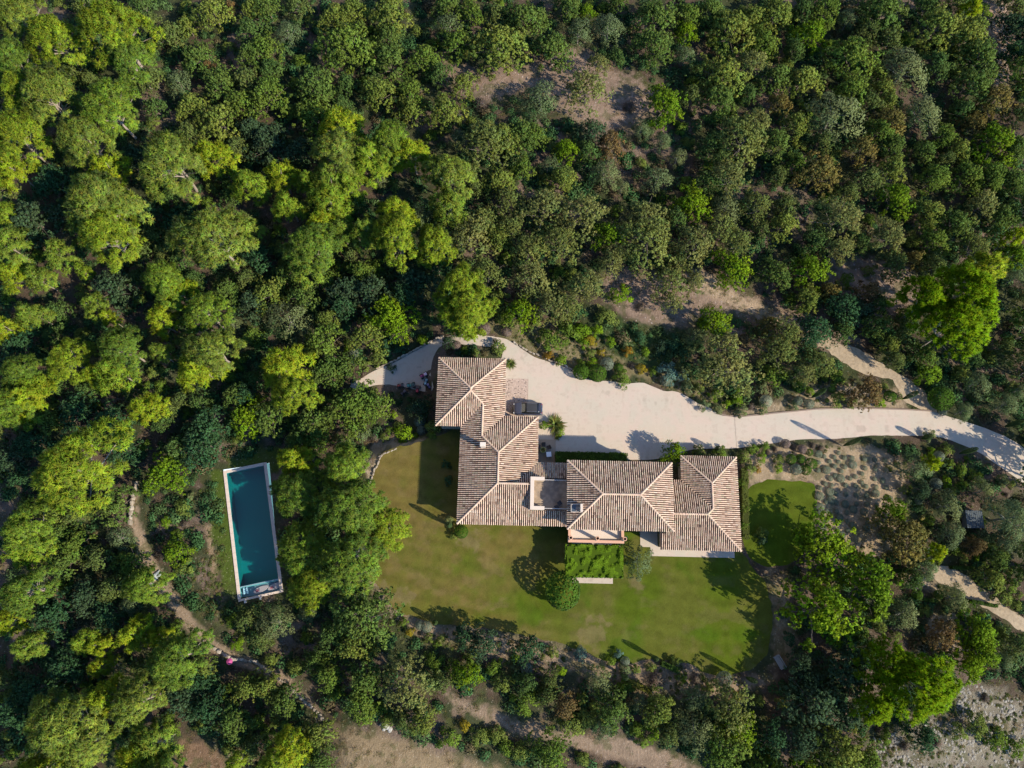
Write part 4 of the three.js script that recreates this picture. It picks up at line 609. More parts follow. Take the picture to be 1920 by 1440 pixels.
function plant(type, u, v, r, h) {
  const kind = SHAPE_OF[type] ?? type, K0 = KINDS[kind]; if (type === 'lavender') h = 0.2 + r * 0.035; const Rw = r * scaleAt(v) * (GROW[kind] ?? 0.98), H = K0.ht(Rw, h);
  seed(9000 + Math.round(u * 31 + v * 57));
  const p = spot(u, v, K0.yc * H), list = shapesOf(kind), geo = list[Math.floor(rnd() * list.length)], tints = TINT[TINT_OF[type] ?? type], mat = foliage(tints[Math.floor(rnd() * tints.length)]), [name, cat, words] = KIND_WORDS[type];
  p.y = ground(p.x, p.z);
  let o;
  if (geo.length > 1) { o = new THREE.Group(); part('crown', geo[0], mat, o); part('trunk', geo[1], barkMat[kind] ?? barkMat.oak, o); } else { o = new THREE.Mesh(geo[0], mat); o.castShadow = o.receiveShadow = true; }
  o.name = numbered(name); o.position.copy(p); o.rotation.y = rr(0, 6.28); const s = Rw / K0.R; o.scale.set(s * rr(0.94, 1.06), H / K0.H, s * rr(0.94, 1.06));
  scene.add(o); placed.push({ o, u, v, r, type, cat, words }); plantCount++;
  return o;
}
const CATALOGUE = {
  pine: [[30, 15, 42], [95, 62, 46], [205, 42, 60], [237, 102, 42], [22, 108, 42], [82, 175, 54], [32, 165, 38], [200, 195, 50], [155, 255, 48], [28, 250, 50], [192, 372, 66], [200, 440, 56], [318, 295, 58], [400, 445, 62], [130, 875, 74], [305, 520, 38], [385, 585, 38], [400, 655, 46], [225, 650, 40], [120, 672, 38], [38, 697, 36], [635, 285, 46], [725, 262, 36], [840, 325, 42], [580, 455, 46], [742, 440, 42], [857, 535, 44], [874, 572, 44], [640, 880, 42, 9], [572, 922, 48, 8.3], [655, 955, 56, 10], [718, 985, 42, 8], [576, 1030, 54, 8], [655, 1045, 58, 10], [592, 1096, 42, 7], [40, 997, 46], [42, 1105, 44], [320, 1235, 50], [250, 1317, 46], [120, 1360, 60], [150, 1400, 46], [547, 735, 40], [15, 757, 40], [810, 455, 36], [265, 1097, 36]],
  young_pine: [[22, 315, 28], [400, 292, 34], [467, 345, 28], [527, 328, 25], [580, 342, 22], [640, 238, 32], [695, 300, 32], [772, 287, 30], [620, 345, 30], [655, 350, 26], [540, 382, 26], [620, 378, 32], [605, 422, 28], [572, 492, 32], [640, 432, 20], [687, 435, 26], [745, 400, 32], [845, 388, 32], [870, 604, 26], [107, 477, 26], [10, 460, 34], [25, 515, 24], [70, 520, 22], [330, 547, 26], [57, 585, 26], [175, 572, 22], [8, 615, 26], [302, 600, 26], [215, 697, 32], [180, 702, 22], [300, 662, 18], [370, 688, 34], [62, 722, 26], [205, 597, 15], [462, 430, 24], [275, 762, 28], [45, 745, 34], [50, 1030, 32], [556, 862, 28], [556, 1100, 22, 4.5], [530, 688, 40], [200, 1310, 34], [50, 1210, 25], [155, 1202, 20], [185, 1212, 18], [190, 1247, 18], [300, 1197, 20], [252, 1190, 28], [8, 1165, 26], [290, 1392, 34], [262, 1417, 32], [542, 1402, 32], [517, 1428, 24], [1850, 500, 28], [205, 320, 30], [155, 508, 14], [10, 400, 22], [440, 1432, 18]],
  oak: [[400, 25, 32], [370, 107, 30], [412, 150, 32], [455, 195, 30], [410, 222, 36], [355, 200, 26], [350, 45, 20], [472, 100, 26], [475, 15, 22], [500, 12, 25], [495, 92, 30], [625, 32, 26], [660, 20, 24], [732, 22, 34], [650, 87, 46], [687, 97, 28], [730, 117, 34], [732, 66, 24], [792, 112, 30], [840, 15, 28], [885, 22, 24], [857, 82, 30], [935, 85, 46], [592, 165, 40], [590, 212, 36], [500, 178, 36], [712, 172, 32], [770, 170, 26], [770, 207, 26], [867, 160, 24], [835, 207, 34], [942, 262, 30], [935, 337, 26], [985, 38, 36], [1035, 92, 34], [1007, 32, 18], [1070, 8, 24], [1232, 32, 36], [1225, 84, 32], [1160, 5, 18], [1288, 25, 24], [1328, 18, 24], [1375, 58, 40], [1357, 140, 42], [1350, 182, 34], [1415, 32, 30], [1430, 75, 28], [975, 252, 28], [1002, 255, 22], [980, 312, 22], [1055, 337, 26], [1457, 25, 32], [1547, 18, 28], [1660, 18, 40], [1600, 108, 42], [1502, 150, 34], [1455, 145, 28], [1760, 50, 38], [1815, 62, 38], [1600, 165, 32], [1657, 165, 20], [1667, 187, 20], [1495, 235, 24], [1455, 270, 28], [1650, 245, 24], [1675, 270, 20], [1495, 307, 22], [1675, 312, 26], [1840, 105, 34], [1830, 160, 34], [1772, 255, 26], [1797, 278, 22], [1732, 282, 20], [1752, 332, 28], [1815, 332, 30], [1860, 332, 28], [1897, 335, 24], [425, 542, 26], [470, 632, 20], [675, 507, 22], [620, 525, 20], [530, 520, 22], [502, 550, 30], [567, 555, 28], [615, 597, 20], [685, 627, 28], [600, 652, 38], [610, 697, 34], [650, 687, 26], [1740, 397, 28], [1790, 422, 30], [1752, 455, 28], [1877, 410, 26], [1465, 422, 26], [1455, 510, 28], [1516, 558, 26], [1650, 616, 28], [1668, 645, 17], [1734, 664, 20], [437, 745, 26], [505, 777, 36], [587, 795, 38], [655, 762, 44], [697, 765, 32], [592, 832, 28], [555, 827, 28], [92, 782, 26], [210, 950, 34], [95, 947, 34], [110, 995, 26], [140, 1022, 28], [120, 1054, 28], [245, 1054, 28], [680, 1162, 54], [660, 1215, 28], [680, 1280, 34], [675, 1312, 28], [795, 1350, 26], [495, 1287, 26], [530, 1317, 30], [595, 1375, 28], [600, 1425, 24], [382, 1250, 20], [462, 1287, 26], [435, 1355, 32], [1235, 1330, 30], [1147, 1330, 32], [1360, 1405, 38], [1030, 1405, 34], [1580, 1412, 46], [1627, 1417, 28], [1858, 1084, 22], [1870, 1047, 22], [1902, 280, 26], [937, 442, 26], [592, 1237, 22], [617, 1262, 26]],
  bright: [[1248, 192, 35], [1302, 382, 33], [1140, 440, 30], [1288, 58, 20], [1522, 62, 32], [1680, 372, 30], [1340, 605, 27], [1520, 507, 32], [977, 585, 28], [735, 580, 38], [742, 612, 28], [305, 890, 38], [1546, 1033, 54, 6.2], [1540, 1148, 58, 9.5], [1633, 1100, 46, 8.5], [1830, 1182, 34], [1840, 1220, 28], [1815, 1242, 28], [467, 782, 34], [332, 1034, 22], [1100, 22, 16], [1870, 270, 36], [1372, 500, 34], [1262, 850, 21, 4.5], [1065, 282, 22], [1678, 968, 28], [1902, 480, 22], [875, 1262, 24], [1385, 1367, 30]],
  lush: [[1820, 540, 56], [1792, 612, 52], [1742, 562, 42], [1727, 1282, 62], [1672, 1250, 44], [1640, 1320, 36]],
  lime: [[1820, 15, 16], [1900, 445, 18], [1746, 867, 13], [1757, 1033, 15]],
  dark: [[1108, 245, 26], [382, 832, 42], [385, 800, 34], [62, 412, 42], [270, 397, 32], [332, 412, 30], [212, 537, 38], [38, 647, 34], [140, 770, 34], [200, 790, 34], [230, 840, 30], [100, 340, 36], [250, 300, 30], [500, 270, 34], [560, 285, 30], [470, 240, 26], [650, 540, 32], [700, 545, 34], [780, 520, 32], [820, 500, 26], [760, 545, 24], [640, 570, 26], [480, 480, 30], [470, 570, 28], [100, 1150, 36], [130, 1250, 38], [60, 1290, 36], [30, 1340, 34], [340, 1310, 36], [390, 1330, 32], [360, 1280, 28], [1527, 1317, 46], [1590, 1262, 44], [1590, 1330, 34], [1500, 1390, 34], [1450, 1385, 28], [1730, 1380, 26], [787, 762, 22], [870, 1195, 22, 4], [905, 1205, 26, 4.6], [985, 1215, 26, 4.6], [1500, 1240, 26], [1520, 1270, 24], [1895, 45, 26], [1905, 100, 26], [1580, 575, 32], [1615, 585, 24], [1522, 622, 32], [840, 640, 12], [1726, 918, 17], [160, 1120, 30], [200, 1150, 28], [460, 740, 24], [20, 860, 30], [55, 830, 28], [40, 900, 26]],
  holm: [[1356, 690, 58, 6], [915, 270, 46], [1395, 262, 50], [1370, 332, 34], [1422, 225, 26], [880, 447, 44], [915, 510, 34], [905, 420, 30], [1020, 392, 42], [1090, 402, 44], [1050, 455, 38], [990, 470, 36], [1000, 522, 36], [1030, 572, 32], [1100, 537, 34], [1065, 578, 26], [1217, 447, 54], [1210, 400, 38], [1305, 460, 40], [1350, 435, 34], [1385, 455, 30], [1257, 533, 34], [1257, 566, 22], [1570, 410, 44], [1572, 465, 30], [1660, 442, 36], [1840, 385, 30], [1825, 465, 28], [1100, 162, 38], [1122, 120, 20], [1410, 117, 30], [762, 1280, 50], [1370, 1330, 46], [1470, 624, 32], [1460, 662, 34], [1536, 678, 26], [1505, 697, 24], [1422, 388, 30], [1300, 530, 22], [955, 380, 30], [960, 430, 28], [1150, 490, 28]],
  olive: [[332, 152, 28], [540, 62, 28], [842, 47, 28], [855, 260, 20], [712, 337, 16], [1085, 60, 28], [1140, 57, 34], [1285, 105, 22], [1015, 185, 38], [1027, 312, 20], [1135, 325, 34], [1165, 352, 18], [1230, 335, 30], [1270, 295, 18], [1202, 242, 20], [1243, 265, 20], [1590, 38, 22], [1695, 130, 44], [1565, 212, 52], [1728, 212, 42], [787, 405, 26], [542, 600, 42], [437, 610, 20], [1360, 388, 32], [1302, 630, 20], [1714, 879, 32], [1774, 949, 29], [1782, 1002, 26], [1737, 1067, 26], [1895, 972, 42, 7], [1890, 1012, 32], [1695, 1151, 32], [1790, 1122, 26], [1882, 1235, 20], [1120, 1275, 28], [1302, 1310, 28], [1307, 1375, 40], [1195, 1317, 18], [1135, 1362, 26], [517, 1167, 36], [585, 1147, 24], [225, 1009, 28], [75, 1097, 28], [250, 1132, 26], [75, 1150, 16], [215, 1247, 24], [1197, 1052, 31], [1832, 718, 26], [1887, 759, 26], [1805, 771, 20], [1908, 733, 18], [1841, 921, 22], [1902, 522, 22]],
  brown: [[432, 14, 11], [392, 125, 11], [1143, 272, 24], [1465, 195, 18], [1670, 225, 26], [1532, 322, 36], [1615, 280, 26], [1440, 606, 18], [1695, 1003, 42], [1625, 733, 27], [1865, 190, 32], [1830, 230, 22], [1715, 485, 20], [1627, 547, 22], [1557, 547, 20], [1830, 1025, 18], [1765, 1190, 26], [1060, 1320, 22]],
  shrub: [[710, 670, 18], [947, 600, 20], [1135, 592, 18], [1067, 622, 24], [1030, 635, 22], [1165, 707, 17], [1565, 713, 20], [1568, 750, 17], [1405, 876, 13], [1390, 905, 10], [1433, 839, 11], [1410, 840, 11], [1461, 860, 11], [933, 653, 15], [890, 661, 9], [872, 657, 9], [812, 800, 15], [810, 817, 8], [745, 797, 10], [332, 1000, 10], [1310, 846, 13], [1350, 848, 14], [1395, 855, 12], [1774, 842, 14], [1802, 881, 13], [1835, 895, 15], [1790, 1030, 11], [1883, 1123, 17], [1895, 1098, 16], [1872, 1192, 20], [817, 1242, 18], [850, 1255, 20], [942, 1280, 20], [840, 1387, 20], [930, 1380, 18], [897, 1382, 18], [1110, 1342, 24], [1072, 1360, 24], [985, 1317, 26], [975, 1412, 18], [1092, 1425, 14], [1175, 1287, 15], [1192, 1255, 9], [1220, 1250, 11], [1145, 1240, 9], [1267, 1242, 11], [555, 1250, 18], [507, 1235, 13], [680, 1345, 18], [827, 1197, 9], [757, 1165, 9], [1452, 702, 24], [1832, 1360, 22], [1870, 1385, 22], [1905, 1400, 20], [1800, 1372, 16], [1660, 1385, 12], [345, 1060, 16], [325, 1367, 15], [332, 1177, 15], [850, 1005, 7], [1657, 723, 8], [1430, 1000, 12], [1395, 985, 11], [1398, 955, 9]],
  limeshrub: [[1745, 702, 23], [1167, 550, 20], [1020, 796, 9], [1050, 808, 10], [757, 810, 19], [737, 777, 8], [792, 636, 11], [1052, 675, 12], [1110, 680, 12], [1090, 622, 18], [1428, 858, 10], [1459, 879, 9], [1225, 1372, 15], [310, 980, 11], [325, 1000, 9], [1210, 660, 9], [1282, 1275, 7], [440, 1210, 11], [452, 1200, 8], [1165, 1287, 9], [1095, 640, 13], [1145, 640, 10]],
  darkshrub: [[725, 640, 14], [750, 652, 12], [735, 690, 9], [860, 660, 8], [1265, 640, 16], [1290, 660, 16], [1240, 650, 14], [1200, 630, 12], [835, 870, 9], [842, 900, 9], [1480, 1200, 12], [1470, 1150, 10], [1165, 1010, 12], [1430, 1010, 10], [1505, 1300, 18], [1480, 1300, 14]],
  oliveshrub: [[750, 222, 10], [677, 812, 18], [680, 855, 13], [355, 930, 8], [1745, 817, 11], [1290, 725, 13], [1320, 757, 13], [1345, 768, 11], [1390, 770, 13], [1430, 765, 12], [1172, 1252, 11], [842, 975, 9], [1490, 760, 10]],
  blue: [[1252, 695, 20], [1281, 704, 12], [1160, 1225, 9], [1090, 1225, 14]],
  box: [[1055, 1107, 31, 4.6], [1120, 700, 15], [1160, 690, 8], [865, 997, 12], [1521, 869, 10], [1511, 881, 9], [1483, 861, 9], [1501, 860, 8], [1765, 747, 21], [1669, 743, 10], [1760, 1115, 8], [1720, 1115, 9], [1518, 848, 6], [1090, 697, 14], [1498, 723, 12]],
  grey: [[1138, 682, 12], [1492, 880, 10], [1517, 757, 9], [1496, 752, 8], [1248, 714, 9], [800, 1175, 10], [787, 1172, 8], [1172, 1240, 8], [787, 790, 11], [791, 806, 10], [1440, 790, 0]].filter((q) => q[2]),
  white: [[1768, 772, 7], [1436, 752, 11]],
  pink: [[855, 648, 9], [908, 617, 11], [950, 622, 9], [1504, 842, 8], [1473, 832, 8]],
  gold: [[1103, 637, 13], [1177, 659, 10], [1202, 690, 11], [1030, 665, 10], [870, 1362, 11], [767, 1185, 8], [1127, 660, 8], [1380, 1305, 9], [1420, 880, 7]],
  twig: [[1180, 197, 18], [1757, 150, 10], [700, 820, 15], [345, 982, 13], [900, 192, 18], [1865, 602, 18], [1305, 1272, 15], [1230, 1275, 24], [1455, 842, 9], [1540, 840, 10], [1440, 848, 8], [680, 700, 10], [1200, 575, 14], [1060, 600, 14], [1490, 838, 9], [1525, 835, 9], [520, 1110, 0], [300, 1040, 16], [1850, 1310, 12], [1700, 1400, 14], [1760, 1395, 12], [1650, 1370, 10]].filter((q) => q[2]),
  spiky: [[1042, 795, 24], [958, 682, 14], [1046, 818, 9]],
};
for (const [type, list] of Object.entries(CATALOGUE)) for (const [u, v, r, h] of list) plant(type, u, v, r, h);
for (const [u, v, h] of [[1596, 830, 5.3], [1706, 742, 4.1], [1534, 738, 5], [1815, 846, 4.2], [1737, 820, 2.6], [1345, 842, 2.5], [843, 985, 4.4], [1228, 1234, 3], [1408, 1274, 4.4], [816, 1167, 2.6], [1170, 1268, 5], [1900, 795, 4]]) plant('cypress', u, v, 4.4, h);
for (const [u, v, r] of [[1550, 881, 9], [1576, 897, 9], [1599, 871, 9], [1556, 922, 9], [1559, 937, 9], [1537, 930, 9], [1538, 951, 9], [1539, 963, 8], [1542, 990, 9], [1579, 1003, 8], [1642, 925, 9], [1535, 851, 8], [1572, 849, 4], [1572, 866, 4], [1555, 865, 4], [1597, 859, 5], [1534, 882, 4], [1557, 897, 5], [1577, 883, 4], [1594, 897, 4], [1616, 888, 4], [1640, 898, 4], [1655, 901, 5], [1559, 910, 4], [1538, 915, 4], [1616, 905, 4], [1535, 867, 4], [1585, 945, 8], [1600, 955, 8], [1620, 960, 8], [1575, 970, 8], [1600, 985, 8], [1625, 990, 7], [1660, 975, 7], [1650, 1005, 7], [1668, 935, 6]]) plant('lavender', u, v, r > 6 ? r * 0.82 : r);
for (let c = 0; c < 7; c++) for (let r = 0; r < 9; r++) { const u = 1545 + c * 19 + r * 0.8, v = 856 + r * 17 + c * 1.2; if (!placed.some((q) => q.type === 'lavender' && Math.hypot(q.u - u, q.v - v) < 10)) plant('lavender', u, v, 4.2); }
// trees that stand just past the frame on the sun's side and reach into it or shade it
for (const [t, u, v, r, h] of [['oak', 1945, 620, 44], ['holm', 1940, 690, 44], ['oak', 1950, 130, 46], ['dark', 1945, 60, 40], ['holm', 1950, 560, 36], ['bright', 1510, 1470, 44], ['oak', 1430, 1465, 40], ['oak', 1940, 1060, 36], ['pine', 300, 1470, 50], ['pine', 60, 1455, 46], ['holm', 1945, 230, 40], ['oak', 760, 1465, 0], ['oak', 1935, 390, 38], ['oak', 1985, 890, 42, 8.5], ['oak', 1965, 835, 30, 6]]) if (r) plant(t, u, v, r, h);
// mixed planting that fills the garden borders
{
  const beds = [[[960, 636], [1030, 668], [1100, 700], [1250, 722], [1345, 768], [1480, 764], [1740, 764], [1690, 735], [1560, 700], [1440, 715], [1300, 720], [1180, 640], [1050, 590], [960, 590]], [[1700, 835], [1800, 850], [1900, 905], [1925, 1150], [1840, 1080], [1750, 1050], [1700, 1040], [1700, 900]], [[760, 1165], [1050, 1218], [1290, 1252], [1430, 1285], [1340, 1310], [1000, 1265], [800, 1215]], [[1395, 850], [1530, 838], [1530, 850], [1440, 880], [1400, 900]], [[640, 640], [780, 640], [700, 690], [640, 720]], [[700, 800], [760, 780], [800, 815], [700, 845]]], bag = ['shrub', 'shrub', 'shrub', 'oliveshrub', 'limeshrub', 'shrub', 'oliveshrub', 'shrub', 'darkshrub', 'limeshrub', 'twig', 'grey', 'shrub'];
  for (let k = 0, n = 0; k < 9000 && n < 230; k++) { seed(70000 + k * 7); const bed = beds[Math.floor(rnd() * 1.9 * 3) % beds.length], u = rr(640, 1925), v = rr(580, 1315), r = rr(6.5, 13.5); if (!inside(u, v, bed) || inside(u, v, PATH_SE) || inside(u, v, PATH_NE) || inside(u, v, LAWN) || inside(u, v, DRIVE) || edgeDist(u, v, DRIVE) < r * 0.9 || placed.some((q) => Math.hypot(q.u - u, q.v - v) < q.r * 0.75 + r * 0.8)) continue; n++; plant(bag[Math.floor(rnd() * bag.length)], u, v, r); }
}
// young oaks and scrub in what is left of the wood between the larger trees
{
  const clear = [DRIVE, WEST_DRIVE, LAWN, LAWN_EAST, PATH_SE, PATH_NE, POOL, [[640, 600], [1000, 590], [1300, 600], [1560, 640], [1960, 860], [1960, 1000], [1640, 1080], [1440, 1280], [700, 1200], [690, 850]], [[370, 860], [540, 850], [560, 1130], [380, 1140]], [[250, 900], [300, 900], [420, 1190], [600, 1340], [640, 1450], [1010, 1450], [700, 1360], [400, 1230], [250, 1050]], [[610, 1350], [1000, 1450], [600, 1450]], [[1790, 1290], [1920, 1300], [1920, 1440], [1640, 1440]], [[830, 1300], [1060, 1370], [1320, 1440], [1200, 1440], [850, 1340]], [[820, 100], [1090, 90], [1260, 190], [1100, 250], [900, 180]], [[1130, 510], [1310, 515], [1500, 590], [1330, 600], [1200, 600]], [[340, 1385], [440, 1430], [460, 1500], [300, 1500]]];
  for (let k = 0, n = 0, m = 0; k < 6000 && n + m < 260; k++) {
    seed(40000 + k * 13);
    const u = rr(-10, 1930), v = rr(-10, 1445), big = rnd() < 0.45, r = big ? rr(17, 27) : rr(11, 17);
    if (clear.some((p) => inside(u, v, p) || edgeDist(u, v, p) < r * 0.9) || placed.some((q) => Math.hypot(q.u - u, q.v - v) < q.r * 0.78 + r * 0.75)) continue;
    if (big && n < 110) { n++; plant('sapling', u, v, r); } else if (!big && m < 150) { m++; plant('scrub', u, v, r); }
  }
}
// one label for each plant: its look, its part of the picture and its turn from the left among its like there
{
  const ORD = ['first', 'second', 'third', 'fourth', 'fifth', 'sixth', 'seventh', 'eighth', 'ninth', 'tenth', 'eleventh', 'twelfth', 'thirteenth', 'fourteenth', 'fifteenth', 'sixteenth', 'seventeenth', 'eighteenth', 'nineteenth', 'twentieth'], cells = {};
  for (const tens of ['twenty', 'thirty', 'forty', 'fifty']) { ORD.push(...ORD.slice(0, 9).map((w) => tens + '-' + w)); ORD.push({ twenty: 'thirtieth', thirty: 'fortieth', forty: 'fiftieth', fifty: 'sixtieth' }[tens]); }
  const zone = (p) => { const r = Math.min(4, Math.max(0, Math.floor(p.v / 288))), c = Math.min(5, Math.max(0, Math.floor(p.u / 320))); return [ROWS[r], COLS[c]]; };
  for (const p of placed) (cells[[p.type, ...zone(p)].join('|')] ??= []).push(p);
  for (const list of Object.values(cells)) {
    list.sort((a, b) => a.u - b.u);
    list.forEach((p, i) => { const [row, col] = zone(p); const which = list.length === 1 ? '' : `, ${ORD[i] ?? 'last'} from left`; tag(p.o, `${p.words} ${row}, ${col}${which}`, p.cat, `${p.cat}s ${row}`); });
  }
}
// ---------------------------------------------------------------- clipped hedges, strips for shadowed walls, and the vine over the porch
function leafMass(w, h, d, n, size, sd) { seed(sd); const T = new Tris(); for (let i = 0; i < n; i++) { const f = rnd(), x = rr(-0.5, 0.5) * w, z = rr(-0.5, 0.5) * d, y = rr(0.05, 1) * h; let p, nn; if (f < 0.6) { p = V(x, h * rr(0.92, 1.05), z); nn = V(0, 1, 0); } else if (f < 0.8) { const s = rnd() < 0.5 ? -1 : 1; p = V(x, y, (s * d) / 2 * rr(0.9, 1.05)); nn = V(0, 0, s); } else { const s = rnd() < 0.5 ? -1 : 1; p = V((s * w) / 2 * rr(0.95, 1.02), y, z); nn = V(s, 0, 0); } const k = 0.75 + 0.5 * vnoise(p.x * 1.6 + sd, p.z * 1.6) , q = k * rr(0.7, 1.3); p.y += (vnoise(p.x * 2.1, p.z * 2.1 + sd) - 0.5) * size * 6 + (fbm(p.x * 0.9 + sd, p.z * 0.9, 2) - 0.5) * size * 4; leaf(T, p, nn.clone().add(randDir().multiplyScalar(0.7)).normalize(), rr(0.6, 1.1) * size, 0.75, [q, q, q * rr(0.7, 1.1)], nn); } const core = box(w * 0.96, h * 0.9, d * 0.9, 0, h * 0.45, 0); core.deleteAttribute('uv'); core.setAttribute('color', new THREE.Float32BufferAttribute(new Float32Array(72).fill(0.55), 3)); return merge([T.build(), core]); }
function hedge(label, u0, v0, u1, v1, w, h, tint, sd) { const a = spot(u0, v0, h * 0.7), b = spot(u1, v1, h * 0.7), l = a.distanceTo(b), m = new THREE.Mesh(leafMass(l, h, w, Math.round(90 * l * (w + h)), 0.09, sd), foliage(tint)); m.name = numbered('hedge'); m.castShadow = m.receiveShadow = true; m.position.set((a.x + b.x) / 2, 0.02, (a.z + b.z) / 2); m.rotation.y = -Math.atan2(b.z - a.z, b.x - a.x); scene.add(tag(m, label, 'hedge', 'clipped hedges')); }
const GREEN = [0.04, 0.075, 0.014];
hedge('dark clipped hedge between the driveway and the tall wing', 1042, 857, 1176, 860, 1.5, 1.3, [0.05, 0.09, 0.012], 21);
hedge('leafy strip standing in for sloping terrace wall and its shadow, by east lawn', 1600, 1038, 1650, 1068, 0.5, 0.8, [0.095, 0.125, 0.015], 22);  // leafy strip added in place of a stone terrace wall and its shadow
hedge('straight dark strip for a terrace wall and its shadow under the autumn oak', 1652, 1070, 1712, 1070, 0.5, 0.9, GREEN, 23);  // dark strip shaped for a stone wall and the shade along it
hedge('short dark strip for a terrace wall and its shadow above the gravel path', 1784, 1064, 1824, 1066, 0.45, 0.9, GREEN, 24);  // another low wall and its shadow made as a leafy strip
hedge('short dark strip for wall and wall shadow between box balls below the gravel path', 1718, 1122, 1756, 1127, 0.4, 0.7, GREEN, 25);  // wall shadow given body as a dark leafy strip
hedge('dark strip for terrace wall and its shadow at outer bend of gravel path', 1820, 1127, 1866, 1136, 0.45, 0.9, GREEN, 26);  // dark leafy strip put where a stone wall throws shade
hedge('olive-brown clipped hedge below the lawn, beside a cypress', 1174, 1275, 1222, 1298, 0.7, 1.0, [0.085, 0.09, 0.018], 27);
hedge('dark clipped hedge finger pointing off the lawn edge', 1240, 1243, 1272, 1258, 0.7, 1.0, GREEN, 28);
hedge('planted strip of shrubs along the east wall of the low wing', 1396, 880, 1398, 1010, 0.9, 0.8, [0.08, 0.1, 0.022], 29);
{
  const [x0, z0] = loc(1061, 1021, 3.1), [x1, z1] = loc(1168, 1083, 3.1), w = x1 - x0, d = z1 - z0, o = thing('vine_pergola', 'leafy vine-covered pergola roof below the balcony', 'pergola', world((x0 + x1) / 2, 0.06, (z0 + z1) / 2), -PHI), wood = std(0.15, 0.115, 0.08);
  for (const x of [-w / 2 + 0.2, 0, w / 2 - 0.2]) for (const z of [-d / 2 + 0.2, d / 2 - 0.2]) part('post', box(0.16, 2.7, 0.16, x, 1.35, z), wood, o);
  for (let k = 0; k < 11; k++) part('beam', box(0.1, 0.14, d, -w / 2 + 0.3 + (k * (w - 0.6)) / 10, 2.78, 0), wood, o);
  part('vine', leafMass(w, 0.35, d, 9000, 0.12, 41).translate(0, 2.78, 0), foliage([0.1, 0.175, 0.01]), o);
}
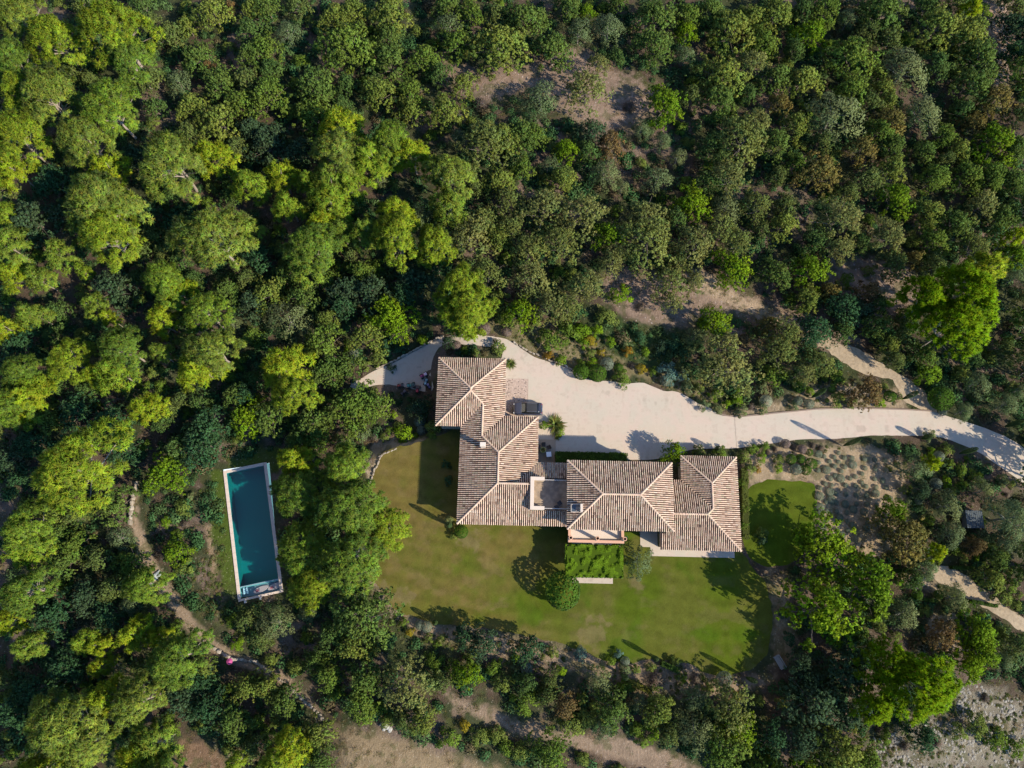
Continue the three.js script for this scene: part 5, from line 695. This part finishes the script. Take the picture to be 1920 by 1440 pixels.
// ---------------------------------------------------------------- undergrowth, stones
{
  const bare = [flat(DRIVE), flat(WEST_DRIVE), flat(LAWN), flat(LAWN_EAST), flat(PATH_SE), flat(PATH_NE), flat(POOL), ...PATCHES.map((q) => q[0])], houseBoxes = [[-11, -1, -29.5, -18.5], [-8, 7.5, -21.5, -6], [6, 20.6, -15.4, -5], [18, 30, -17, -3]];
  const blocked = (x, z, m) => { for (const [a, b, c, d] of houseBoxes) if (x > a - 1 && x < b + 1 && z > c - 1 && z < d + 1) return true; for (const p of bare) { const s = signed(x, z, p); if (s < m) return true; } return false; };
  const clumpGeo = (sd) => { seed(sd); const T = new Tris(); for (let i = 0; i < 130; i++) { const d = randDir(0), p = d.clone().multiplyScalar(rr(0.55, 1)), q = rr(0.65, 1.35); p.y *= 0.8; leaf(T, p, d.clone().add(randDir().multiplyScalar(0.8)).normalize(), rr(0.1, 0.17), 0.65, [q, q, q], d); } return T.build(); };
  const M = new THREE.Matrix4(), Q = new THREE.Quaternion(), C = new THREE.Color();
  const scatter = (name, label, cat, geo, mat, n, pick, sd) => { const ms = [], cs = []; seed(sd); for (let k = 0; k < n * 6 && ms.length < n; k++) { const got = pick(); if (!got) continue; const [x, z, s, sy, col] = got; Q.setFromAxisAngle(UP, rr(0, 6.28)); ms.push(M.clone().compose(V(x, ground(x, z) - 0.03, z), Q, V(s, sy, s))); cs.push(col); } const m = new THREE.InstancedMesh(geo, mat, ms.length); ms.forEach((q, i) => { m.setMatrixAt(i, q); m.setColorAt(i, C.setRGB(...cs[i])); }); m.name = numbered(name); m.castShadow = m.receiveShadow = true; m.userData.kind = 'stuff'; scene.add(tag(m, label, cat)); };
  const leafy = foliage([1, 1, 1]);
  for (let v = 0; v < 3; v++) scatter('undergrowth', ['mixed low undergrowth covering the floor of the wood', 'scattered leafy scrub between the trees of the wood', 'dry low scrub between the trees of the wood'][v], 'undergrowth', clumpGeo(500 + v), leafy, [4200, 3000, 900][v], () => { const x = rr(-92, 92), z = rr(-98, 34); const dens = fbm(x * 0.12 + v * 30, z * 0.12, 3); if (dens < 0.38 || blocked(x, z, 0.9)) return null; const s = rr(0.35, 1.0) * (0.7 + dens), g = rr(0.75, 1.25), c = [[0.042 * g, 0.1 * g, 0.034 * g], [0.068 * g, 0.12 * g, 0.04 * g], [0.12 * g, 0.1 * g, 0.05 * g]][v]; return [x, z, s, s * rr(0.7, 1.1), c]; }, 600 + v);
  const gardens = [[[1395, 850], [1530, 838], [1700, 835], [1910, 905], [1925, 1170], [1660, 1110], [1440, 1080], [1560, 1010], [1700, 1040], [1695, 900], [1530, 850]], [[955, 640], [1100, 705], [1250, 728], [1345, 772], [1740, 766], [1690, 735], [1560, 700], [1300, 710], [1180, 620], [1000, 590]], [[690, 1080], [760, 1160], [1050, 1212], [1290, 1248], [1450, 1275], [1380, 1330], [1000, 1270], [700, 1190]], [[1620, 1360], [1800, 1300], [1925, 1300], [1925, 1440], [1640, 1440]], [[260, 920], [400, 900], [420, 1130], [520, 1200], [480, 1230], [330, 1090]]].map((q) => flat(q));
  scatter('ground_cover', 'low mixed ground cover filling the garden beds', 'ground cover', clumpGeo(520), leafy, 2600, () => { const q = gardens[Math.floor(rnd() * gardens.length)], a = q[Math.floor(rnd() * q.length)], b = q[Math.floor(rnd() * q.length)], f = rnd(), x = lerp(a[0], b[0], f) + rr(-4, 4), z = lerp(a[1], b[1], f) + rr(-4, 4); if (!inside(x, z, q) || fbm(x * 0.5, z * 0.5 + 9, 3) < 0.42) return null; for (const p of bare.slice(0, 7)) if (signed(x, z, p) < 0.35) return null; for (const [c, d, e, g] of houseBoxes) if (x > c && x < d && z > e && z < g) return null; const s = rr(0.1, 0.34), g = rr(0.7, 1.3), w = rnd(); return [x, z, s, s * rr(0.5, 0.9), w < 0.5 ? [0.07 * g, 0.1 * g, 0.02 * g] : w < 0.8 ? [0.11 * g, 0.12 * g, 0.045 * g] : [0.16 * g, 0.125 * g, 0.06 * g]]; }, 640);
  const edge = PATCHES.map((q) => q[0]);
  scatter('grass_tufts', 'dry straw-coloured grass tufts on the bare patches', 'grass', (() => { seed(71); const T = new Tris(); for (let i = 0; i < 26; i++) tuft(T, V(rr(-0.3, 0.3), 0, rr(-0.3, 0.3)), V(0, 1, 0), 0.3, 0.02, 2, [1, 1, 1], UP); return T.build(); })(), leafy, 2600, () => { const p = edge[Math.floor(rnd() * edge.length)], q = p[Math.floor(rnd() * p.length)], x = q[0] + rr(-6, 6), z = q[1] + rr(-6, 6); if (blocked(x, z, -0.2) && !edge.some((e) => inside(x, z, e))) return null; if (inside(x, z, edge[0]) && rnd() < 0.6) return null; for (const b of bare.slice(0, 7)) if (signed(x, z, b) < 0.3) return null; for (const [a, b, c, d] of houseBoxes) if (x > a && x < b && z > c && z < d) return null; const g = rr(0.7, 1.3), s = rr(0.5, 1.2), gr = rnd() < 0.4; return [x, z, s, s, gr ? [0.08 * g, 0.1 * g, 0.02 * g] : [0.19 * g, 0.145 * g, 0.07 * g]]; }, 72);
  const rock = new THREE.IcosahedronGeometry(0.5, 1); { const p = rock.attributes.position; for (let i = 0; i < p.count; i++) { const k = 0.8 + 0.4 * vnoise(p.getX(i) * 3 + 5, p.getY(i) * 3 + p.getZ(i) * 2); p.setXYZ(i, p.getX(i) * k, p.getY(i) * k * 0.7, p.getZ(i) * k); } rock.computeVertexNormals(); }
  const scree = PATCHES[12][0], top = [PATCHES[5][0], PATCHES[3][0], PATCHES[15][0], PATCHES[16][0]];
  scatter('loose_stones', 'pale loose stones on the rocky slope and clearings', 'stones', rock, std(1, 1, 1, 0.95), 1100, () => { const p = rnd() < 0.65 ? scree : top[Math.floor(rnd() * 4)], q = p[Math.floor(rnd() * p.length)], x = q[0] + rr(-9, 9), z = q[1] + rr(-7, 7); if (!inside(x, z, p) || vnoise(x * 0.5, z * 0.5) < 0.4) return null; const s = rr(0.1, 0.38) * (p === scree ? 1.2 : 0.7), g = rr(0.75, 1.15); return [x, z, s, s * rr(0.6, 1), p === scree ? [0.19 * g, 0.175 * g, 0.145 * g] : [0.28 * g, 0.23 * g, 0.2 * g]]; }, 73);
}

renderer.render(scene, camera);
